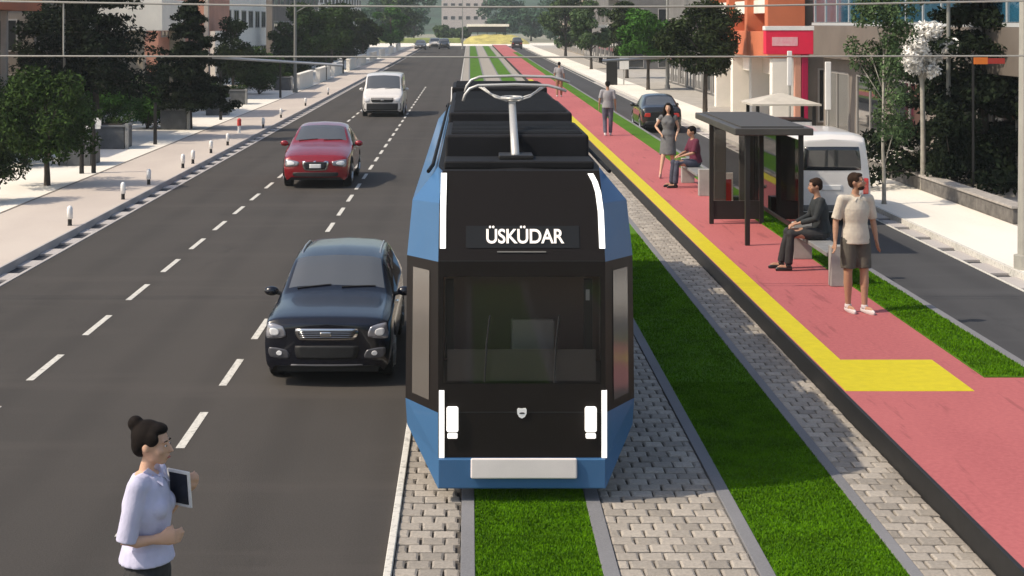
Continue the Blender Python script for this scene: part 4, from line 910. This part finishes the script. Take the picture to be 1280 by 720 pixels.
# pantograph
pg = MB().box((-.2, .75, 3.15), (.14, 1.15, 3.19)).build('pantograph', M_DARKM, tram, bevel=.01)
M_PAN = mat('pantograph_grey', (.52,.51,.49), .45, .4)
MB().tube([(-.036, .85, 3.17), (-.028, 2.4, 3.64)], [.042, .038], 12).build('mast', M_PAN, pg, smooth=True)
m = MB()
pts = [(-.028+math.cos(t)*.115, 2.42+math.sin(t)*.22, 3.68+.0*math.sin(t)) for t in np.linspace(0, 2*math.pi, 25)]
m.tube(pts, .016, 8); pts = [(-.028+math.cos(t)*.075, 2.42+math.sin(t)*.15, 3.655) for t in np.linspace(0, 2*math.pi, 21)]; m.tube(pts, .012, 8); m.build('joint_ring', M_PAN, pg, smooth=True)
for s in (-1, 1):
    MB().tube([(-.028+s*.09, 2.42, 3.67), (-.028+s*.22, 2.5, 3.71), (-.028+s*.38, 2.6, 3.81)], .014, 7).build('arm', M_PAN, pg, smooth=True)
    MB().tube([(-.028+s*.06, 2.3, 3.65), (-.028+s*.19, 2.35, 3.69), (-.028+s*.31, 2.45, 3.79)], .010, 7).build('arm', M_PAN, pg, smooth=True)
for dy, zz, x0, x1 in ((2.35, 3.815, -.54, .50), (2.75, 3.895, -.52, .56)):
    pts = [(x0-.02, dy, zz-.17), (x0, dy, zz-.10), (x0+.05, dy, zz-.035), (x0+.14, dy, zz), (0, dy, zz+.012), (x1-.14, dy, zz), (x1-.04, dy, zz-.025), (x1+.06, dy, zz-.06)]
    MB().tube(pts, .016, 8).build('collector_bow', M_PAN, pg, smooth=True)

# ------------------------------------------------------------------ people
def skin_mat(n, c): return mat(n, c, .55, vary=.06, scale=6, spec=.35)
SK = skin_mat('skin_light', (.60,.36,.25)); SK2 = skin_mat('skin_tan', (.42,.23,.15))
def remesh(mb, name, mt, parent, vox=.012, smooth=3, fac=.5):
    o = mb.build('tmp', mt, None)
    r = o.modifiers.new('r', 'REMESH'); r.mode = 'VOXEL'; r.voxel_size = vox; r.use_smooth_shade = True
    s = o.modifiers.new('s', 'SMOOTH'); s.iterations = smooth; s.factor = fac
    dg = bpy.context.evaluated_depsgraph_get(); me = bpy.data.meshes.new_from_object(o.evaluated_get(dg)); bpy.data.objects.remove(o)
    me.materials.clear(); me.materials.append(mt); me.polygons.foreach_set('use_smooth', [True]*len(me.polygons)); me.name = name
    q = bpy.data.objects.new(name, me); COL.objects.link(q); q.parent = parent; return q
def hand(mb, wrist, d, palm_n, side, curl=.5, sc=1.):
    """wrist point, pointing direction d, palm normal, side=+1 thumb towards cross(d,palm)"""
    d = Vector(d).normalized(); n = Vector(palm_n); n = (n-d*n.dot(d)).normalized(); t = d.cross(n).normalized()*side; w = Vector(wrist)
    mb.tube([w-d*.02, w+d*.02, w+d*.06, w+d*.092], [(.026,.02),(.034,.018),(.041,.016),(.039,.013)], 12, ref=n.cross(d).cross(d) if False else n)
    for i, (L, off) in enumerate(((.070,.030),(.078,.010),(.073,-.010),(.058,-.029))):
        b = w+d*(.085-.004*abs(i-1))+t*off; a0 = curl*.5; a1 = curl*1.3; a2 = curl*2.0
        p1 = b+(d*math.cos(a0)+n*math.sin(a0))*L*.45; p2 = p1+(d*math.cos(a1)+n*math.sin(a1))*L*.33; p3 = p2+(d*math.cos(a2)+n*math.sin(a2))*L*.25
        mb.tube([b-d*.02, p1, p2, p3], [.0095,.009,.0082,.006], 8)
    b = w+d*.025+t*.024; p1 = b+(t*.6+d*.8+n*.25).normalized()*.04; p2 = p1+(t*.2+d+n*.45).normalized()*.03
    mb.tube([b-t*.01, b, p1, p2], [.012,.013,.0105,.008], 8)
def head(mb, c, rot, female=False):
    """c head centre; local face toward -Y"""
    T = lambda v: Vector(c)+rot @ Vector(v)
    k = .95 if female else 1
    mb.ell(T((0,.012,.022)), (.074*k,.092,.092), 18, 12, rot); mb.ell(T((0,-.028,-.022)), (.060*k,.062,.078), 16, 10, rot)
    mb.ell(T((0,-.055,-.078)), (.030*k,.028,.024), 12, 8, rot); mb.ell(T((0,-.02,-.062)), (.050*k,.055,.035), 12, 8, rot)
    mb.tube([T((0,-.080,.018)), T((0,-.098,-.010)), T((0,-.108,-.022)), T((0,-.088,-.032))], [.008,.011,.014,.010], 8)
    mb.ell(T((0,-.086,-.052)), (.022,.012,.0065), 10, 6, rot); mb.ell(T((0,-.083,-.062)), (.019,.012,.007), 10, 6, rot)
    for s in (-1, 1):
        mb.ell(T((s*.075*k,.012,-.008)), (.010,.018,.028), 8, 6, rot); mb.ell(T((s*.030,-.078,.024)), (.022,.010,.007), 8, 6, rot); mb.ell(T((s*.040,-.055,-.022)), (.024,.026,.026), 8, 6, rot)
def person(label, loc, rz, J, top, bottom, hair, shoes, skin=SK, vox=.011, female=False, head_yaw=0, head_pitch=0, sleeves=.5, legs='long', hair_style='short', curlL=.4, curlR=.4, palmL=(1,0,0), palmR=(-1,0,0), sc=1.18, beard=False, bare_feet=False, collar=None, group=None, hem=None, skirt=None):
    """J: joints in body metres; facing -Y; suffix R is at -X (the person's right)"""
    root = empty('person', label, 'person', loc, rz, group, sc)
    J = {k: Vector(v) for k, v in J.items()}; sw = .9 if female else 1.
    b = MB(); hr = Euler((head_pitch, 0, head_yaw)).to_matrix()
    pel, chest, neck, hd = J['pelvis'], J['chest'], J['neck'], J['head']; waist = pel.lerp(chest, .48)
    sd = (J['shL']-J['shR']).normalized()
    fw = sd.cross(Vector((0,0,1))).normalized()
    rf = -fw
    torso = [(pel-(chest-pel).normalized()*.07, (.125*sw,.085)), (pel+Vector((0,0,.0)), (.155*sw if not female else .158,.105)), (waist, (.128*sw if not female else .108,.088)), (pel.lerp(chest,.8), (.152*sw,.105)), (chest, (.160*sw,.105)), (chest.lerp(neck,.55), (.125*sw,.08)), (chest.lerp(neck,.85), (.07,.06))]
    b.tube([p for p, r in torso], [r for p, r in torso], 20, ref=fw)
    b.tube([chest.lerp(neck,.6), neck, hd+Vector((0,.01,-.05))], [.060*sw,.047*sw*(.9 if female else 1),.044*sw*(.9 if female else 1)], 14); head(b, hd, hr, female)
    for s, q in (('L', palmL), ('R', palmR)):
        sh, el, wr, hp, kn, an = (J[k+s] for k in ('sh', 'el', 'wr', 'hip', 'kn', 'an')); g = .85 if female else 1.
        b.ell(sh, (.055*g,.055*g,.055*g), 12, 8); b.tube([chest.lerp(neck,.45), sh], [.07*g,.05*g], 10)
        b.tube([sh, sh.lerp(el,.45), el, el.lerp(wr,.3), wr], [.050*g,.045*g,.037*g,.038*g,.025*g], 12)
        hand(b, wr, (wr-el), q, 1 if s == 'R' else -1, curlL if s == 'L' else curlR)
        b.tube([hp, hp.lerp(kn,.35), kn-(kn-hp)*.05, kn, kn.lerp(an,.3), kn.lerp(an,.75), an], [.088,.078,.056,.054,.056*g,.040*g,.034*g], 14); b.ell(hp, (.09,.09,.09), 12, 8)
        ft = J.get('toe'+s, an+Vector((0,-.16,-.045)))
        b.tube([an+Vector((0,.02,-.02)), an.lerp(ft,.3)+Vector((0,0,-.02)), ft.lerp(an,.35)+Vector((0,0,-.005)), ft], [(.034,.034),(.036,.03),(.042,.022),(.03,.015)], 10)
    body = remesh(b, 'body', skin, root, vox, 2, .5)
    # shirt
    t = MB(); e = .016
    hm = hem if hem is not None else -.07
    zz = [(pel-(chest-pel).normalized()*(-hm), (.176*sw+e,.128+e)), (pel+(chest-pel)*.12, (.160*sw+e,.118+e)), (waist, ((.138 if not female else .118)*sw+e,.100+e)), (pel.lerp(chest,.8), (.158*sw+e,.112+e)), (chest, (.163*sw+e,.110+e)), (chest.lerp(neck,.5), (.135*sw+e,.085+e)), (chest.lerp(neck,.80), (.078+e*.5,.065+e*.6))]
    t.tube([p for p, r in zz], [r for p, r in zz], 24, ref=fw)
    for s in 'LR':
        sh, el, wr = J['sh'+s], J['el'+s], J['wr'+s]; g = .88 if female else 1.
        t.ell(sh, (.062*g,)*3, 12, 8); t.tube([chest.lerp(neck,.5), sh], [.078*g,.06*g], 12)
        if sleeves <= 1: t.tube([sh, sh.lerp(el, sleeves*.6), sh.lerp(el, sleeves)], [.062*g,.062*g,.064*g], 14)
        else: t.tube([sh, sh.lerp(el,.5), el, el.lerp(wr, (sleeves-1)*.5), el.lerp(wr, sleeves-1)], [.062*g,.058*g,.052*g,.047*g,.040*g], 14)
    if female:
        for q in (-1, 1): t.ell(chest+fw*.075+sd*q*.06-Vector((0,0,.02)), (.07,.06,.065), 14, 10)
        t.tube([pel+(chest-pel)*.12, pel+(chest-pel)*.35], [(.178,.145),(.150,.125)], 20, ref=fw)
    remesh(t, 'shirt' if not skirt else 'dress', top, root, vox, 3)
    if collar is not None:
        c_ = MB()
        for s in (-1, 1):
            c0 = chest.lerp(neck,.82)
            c_.add([c0+sd*s*.065+Vector((0,0,.02)), c0+sd*s*.07+fw*.03+Vector((0,0,.045)), c0+fw*.085+sd*s*.012+Vector((0,0,-.02)), c0+fw*.105+sd*s*.05+Vector((0,0,-.055))], [(0,1,2,3)])
        co = c_.build('collar', collar, root); so_ = co.modifiers.new('s', 'SOLIDIFY'); so_.thickness = .006
    # trousers / skirt
    p = MB()
    if skirt:
        k0 = (J['knL']+J['knR'])/2; p.tube([waist-Vector((0,0,.02)), pel, pel.lerp(k0,.5), pel.lerp(k0,skirt)], [(.125,.11),(.172,.135),(.185,.15),(.20,.17)], 22, ref=fw)
        remesh(p, 'skirt', bottom, root, vox, 3)
    else:
        p.tube([pel+(chest-pel)*.16, pel, pel-Vector((0,0,.08))], [(.140*sw+.004,.098),(.162*sw+.006,.116),(.150,.11)], 20, ref=fw)
        for s in 'LR':
            hp, kn, an = J['hip'+s], J['kn'+s], J['an'+s]; p.ell(hp, (.1,.1,.1), 12, 8)
            if legs == 'long': p.tube([hp, hp.lerp(kn,.4), kn, kn.lerp(an,.5), kn.lerp(an,.97)], [.100,.092,.070,.064,.060], 16); p.ell(kn, (.07,.07,.07), 12, 8)
            else: p.tube([hp, hp.lerp(kn,.4), hp.lerp(kn,.86)], [.104,.102,.094], 16)
        remesh(p, 'trousers' if legs == 'long' else 'shorts', bottom, root, vox, 3)
    for s in 'LR':
        an = J['an'+s]; ft = J.get('toe'+s, an+Vector((0,-.16,-.045))); h_ = MB(); d = (ft-an); d.z = 0; d.normalize()
        base = Vector((an.x, an.y, an.z-.055))
        if not bare_feet: h_.tube([an+Vector((0,0,.02)), an-Vector((0,0,.02))], [.042,.046], 12)
        h_.tube([base-d*.055+Vector((0,0,.01)), base-d*.02+Vector((0,0,.006)), base+d*.08+Vector((0,0,.0)), base+d*.155-Vector((0,0,.006)), base+d*.19-Vector((0,0,.010))], [(.032,.03),(.038,.036),(.045,.030),(.040,.022),(.020,.014)], 12)
        remesh(h_, 'shoe', shoes, root, max(vox*.8, .008), 2)
    # hair
    T = lambda v: hd+hr @ Vector(v); h_ = MB()
    h_.ell(T((0,.030,.040)), (.082,.090,.086), 18, 12, hr); h_.ell(T((0,-.012,.082)), (.066,.066,.034), 14, 8, hr); h_.ell(T((0,.060,.0)), (.070,.055,.075), 14, 8, hr)
    for s in (-1, 1): h_.ell(T((s*.066,-.012,.040)), (.018,.045,.04), 10, 8, hr)
    if hair_style == 'bun': h_.ell(T((0,.100,.098)), (.044,.042,.042), 14, 10, hr); h_.ell(T((0,.07,.05)), (.06,.05,.05), 12, 8, hr)
    if hair_style == 'long':
        for s in (-1, 1): h_.tube([T((s*.062,.03,.05)), T((s*.088,.02,-.04)), T((s*.10,.0,-.16)), T((s*.09,-.02,-.27))], [(.035,.05),(.04,.055),(.04,.05),(.015,.03)], 12)
        h_.tube([T((0,.07,.03)), T((0,.085,-.1)), T((0,.08,-.26))], [(.07,.04),(.10,.04),(.07,.025)], 12)
    remesh(h_, 'hair', hair, root, vox*.8, 6)
    if beard:
        h_ = MB(); h_.ell(T((0,-.040,-.072)), (.052,.052,.036), 12, 8, hr); h_.ell(T((0,-.082,-.045)), (.026,.014,.005), 10, 6, hr); remesh(h_, 'beard', hair, root, .008, 1)
    E1 = mat('eye_white', (.7,.68,.65), .3); E2 = mat('eye_dark', (.02,.013,.01), .2)
    for s in (-1, 1):
        ey = MB().ell(T((s*.030,-.0815,.006)), (.0115,.006,.0050), 10, 6, hr).build('eye', E1, root, smooth=True)
        MB().ell(T((s*.030,-.0868,.006)), (.0056,.0020,.0050), 8, 6, hr).build('iris', E2, ey, smooth=True)
        MB().tube([T((s*.014,-.0855,.028)), T((s*.028,-.0865,.032)), T((s*.044,-.077,.028))], [.0025,.0035,.002], 6).build('eyebrow', hair, root)
    MB().tube([T((-.020,-.094,-.057)), T((0,-.099,-.0555)), T((.020,-.094,-.057))], [.003,.0052,.003], 6).build('lips', mat('lips', (.40,.12,.10), .5), root)
    return root
C_LIL = mat('lilac_shirt', (.55,.54,.70), .9, vary=.06, scale=9, bump=1.0, bscale=7, spec=.2); C_BLK = mat('black_trousers', (.025,.024,.026), .85, bump=.3, bscale=25, vary=.2, scale=8)
C_HAIR = mat('black_hair', (.010,.007,.006), .85, spec=.15, vary=.3, scale=20, stretch=(1,1,.2)); C_HAIR2 = mat('dark_brown_hair', (.03,.016,.010), .85, spec=.15, vary=.3, scale=20)
C_BEI = mat('beige_shirt', (.56,.50,.42), .9, vary=.06, scale=8, bump=1., bscale=8); C_SHORT = mat('olive_grey_shorts', (.095,.085,.07), .9, vary=.12, scale=8, bump=.4)
C_SHOE = mat('white_shoes', (.62,.58,.58), .6); C_DSHOE = mat('black_shoes', (.012,.012,.012), .4); C_SUIT = mat('dark_suit', (.018,.022,.024), .8, vary=.2, scale=7, bump=.4, bscale=22)
C_PUR = mat('purple_shirt', (.11,.012,.035), .85, vary=.15, scale=8, bump=.4); C_JEAN = mat('navy_jeans', (.05,.055,.085), .85, vary=.2, scale=9); C_GREYS = mat('grey_shirt', (.30,.29,.31), .85, vary=.1, scale=8, bump=.4)
C_DRESS = mat('grey_dress', (.13,.13,.135), .85, vary=.15, scale=8, bump=.4); C_BLUEJ = mat('grey_blue_trousers', (.10,.095,.14), .85, vary=.15, scale=8); C_ORT = mat('tan_trousers', (.32,.16,.10), .85)
def stand(**kw):
    J = dict(pelvis=(0,0,.96), chest=(0,0,1.30), neck=(0,.005,1.49), head=(0,-.02,1.635), shL=(.185,.0,1.42), shR=(-.185,.0,1.42), elL=(.235,.02,1.14), elR=(-.235,.02,1.14), wrL=(.25,-.04,.89), wrR=(-.25,-.04,.89),
             hipL=(.09,0,.92), hipR=(-.09,0,.92), knL=(.10,-.01,.50), knR=(-.10,-.01,.50), anL=(.105,.02,.085), anR=(-.105,.02,.085))
    J.update(kw); return J
# foreground woman: faces +X (rz = 90 deg), her right side is towards the camera
J = stand(shL=(.155,0,1.415), shR=(-.155,0.0,1.415), elR=(-.19,.045,1.135), wrR=(-.13,-.105,1.145), elL=(.20,-.02,1.16), wrL=(.145,-.150,1.30), hipL=(.085,0,.92), hipR=(-.085,0,.92), head=(0,-.03,1.60), neck=(0,0,1.48))
w = person('woman with dark hair in a bun, lilac blouse and black trousers holding a tablet', (-2.0, 9.92, 0), R(82), J, C_LIL, C_BLK, C_HAIR, C_DSHOE, SK, .0075, True, R(0), R(4), .98, 'long', 'bun', curlL=.9, curlR=.75, palmL=(0,-.3,.9), palmR=(1,0,0), collar=C_LIL, hem=.035)
t = empty('tablet', 'tablet with a pale frame and black screen held by the woman in the lilac blouse', 'tablet', (-2.0, 9.92, 0), R(82), sc=1.18)
rt = Matrix.Translation((.10, -.145, 1.345)) @ Euler((R(-6), 0, R(66))).to_matrix().to_4x4()
def tb(a, b_, nm, mt, par, bev=.003):
    m = MB(); m.box(a, b_); m.v = [tuple(rt @ Vector(v)) for v in m.v]; return m.build(nm, mt, par, bevel=bev)
fr_ = tb((-.078,-.005,-.098), (.078,.005,.098), 'frame', mat('tablet_frame', (.72,.70,.68), .4), t); tb((-.062,-.0075,-.082), (.062,.0075,.082), 'screen', mat('tablet_screen', (.012,.014,.022), .15), fr_, .001)
# man in beige shirt
J = stand(knL=(.105,-.03,.50), anL=(.10,-.05,.085), anR=(-.07,.06,.085), knR=(-.10,0,.50), elL=(.25,.03,1.15), wrL=(.275,-.02,.90), elR=(-.25,.03,1.15), wrR=(-.285,-.03,.90), head=(.01,-.025,1.635), toeL=(.14,-.20,.04), toeR=(-.06,-.10,.04))
person('bearded man standing in a beige short sleeved shirt, grey shorts and white shoes', (5.69, 23.6, PZ), R(12), J, C_BEI, C_SHORT, C_HAIR2, C_SHOE, SK2, .010, False, R(48), R(-6), .92, 'shorts', 'short', curlL=.35, curlR=.35, beard=True, collar=C_BEI, hem=-.09)
# seated people: face -X (rz = -90)
def seated(**kw):
    J = dict(pelvis=(0,.02,.56), chest=(0,-.02,.90), neck=(0,-.05,1.08), head=(0,-.085,1.225), shL=(.18,-.03,1.02), shR=(-.18,-.03,1.02), elL=(.22,-.12,.77), elR=(-.22,-.12,.77), wrL=(.11,-.33,.70), wrR=(-.11,-.33,.70),
             hipL=(.09,-.02,.53), hipR=(-.09,-.02,.53), knL=(.12,-.46,.54), knR=(-.12,-.46,.54), anL=(.12,-.50,.085), anR=(-.12,-.50,.085))
    J.update(kw); return J
person('man in a dark suit sitting on the nearer platform bench', (6.08, 27.7, PZ), R(-90), seated(anR=(-.12,-.56,.085), wrR=(-.10,-.36,.67)), C_SUIT, C_BLK, C_HAIR2, C_DSHOE, SK2, .012, False, 0, R(8), 1.92, 'long', 'short', curlL=.6, curlR=.6, palmL=(0,0,-1), palmR=(0,0,-1), hem=-.02)
person('man in a purple shirt sitting on the farther platform bench', (5.86, 41.6, PZ), R(-78), seated(), C_PUR, C_JEAN, C_HAIR, C_DSHOE, SK2, .014, False, 0, R(10), .95, 'long', 'short', palmL=(0,0,-1), palmR=(0,0,-1), hem=-.02)
# walking woman
J = stand(shL=(.16,0,1.41), shR=(-.16,0,1.41), elR=(-.30,.04,1.18), wrR=(-.17,-.09,1.03), elL=(.24,.04,1.15), wrL=(.20,-.10,.97), knR=(-.10,-.16,.52), anR=(-.16,-.26,.10), knL=(.09,.02,.50), anL=(.10,.20,.12), head=(0,-.02,1.62))
person('woman with long dark hair in a grey dress walking along the platform', (5.5, 44.3, PZ), R(-12), J, C_DRESS, C_DRESS, C_HAIR, mat('pink_shoes', (.55,.35,.32), .6), SK, .013, True, 0, 0, .3, 'long', 'long', skirt=.98, hem=.0, bare_feet=True)
J = stand(anL=(.08,.10,.085), knL=(.09,-.02,.50), anR=(-.09,-.10,.085), elL=(.25,.04,1.16), wrL=(.27,-.04,.92))
person('man seen from behind in a grey shirt and grey blue trousers on the platform', (5.22, 60.5, PZ), R(176), J, C_GREYS, C_BLUEJ, C_HAIR, C_SHOE, SK2, .016, False, 0, 0, .9, 'long', 'short', hem=-.07)
person('farthest walker on the platform in a pale shirt and tan trousers', (5.15, 92, PZ), R(170), stand(anL=(.09,.12,.085), anR=(-.09,-.12,.085)), C_GREYS, C_ORT, C_HAIR, C_SHOE, SK2, .022, False, 0, 0, .9, 'long', 'short', hem=-.07, sc=1.15)

# ------------------------------------------------------------------ haze
hz = MB().box((-1400, -50, -1.3), (1400, 1000, 80)).build('haze', None); hz.data.materials.clear()
hm_ = bpy.data.materials.new('haze_air'); hm_.use_nodes = True; n = hm_.node_tree.nodes; n.remove(n['Principled BSDF'])
pv_ = n.new('ShaderNodeVolumePrincipled'); pv_.inputs['Color'].default_value = (.86,.93,.95,1); pv_.inputs['Density'].default_value = .0004; pv_.inputs['Anisotropy'].default_value = .2
hm_.node_tree.links.new(pv_.outputs[0], n['Material Output'].inputs['Volume']); hz.data.materials.append(hm_); tag(hz, kind='stuff')
tag(hz, 'thin pale air haze filling the whole street', 'haze')
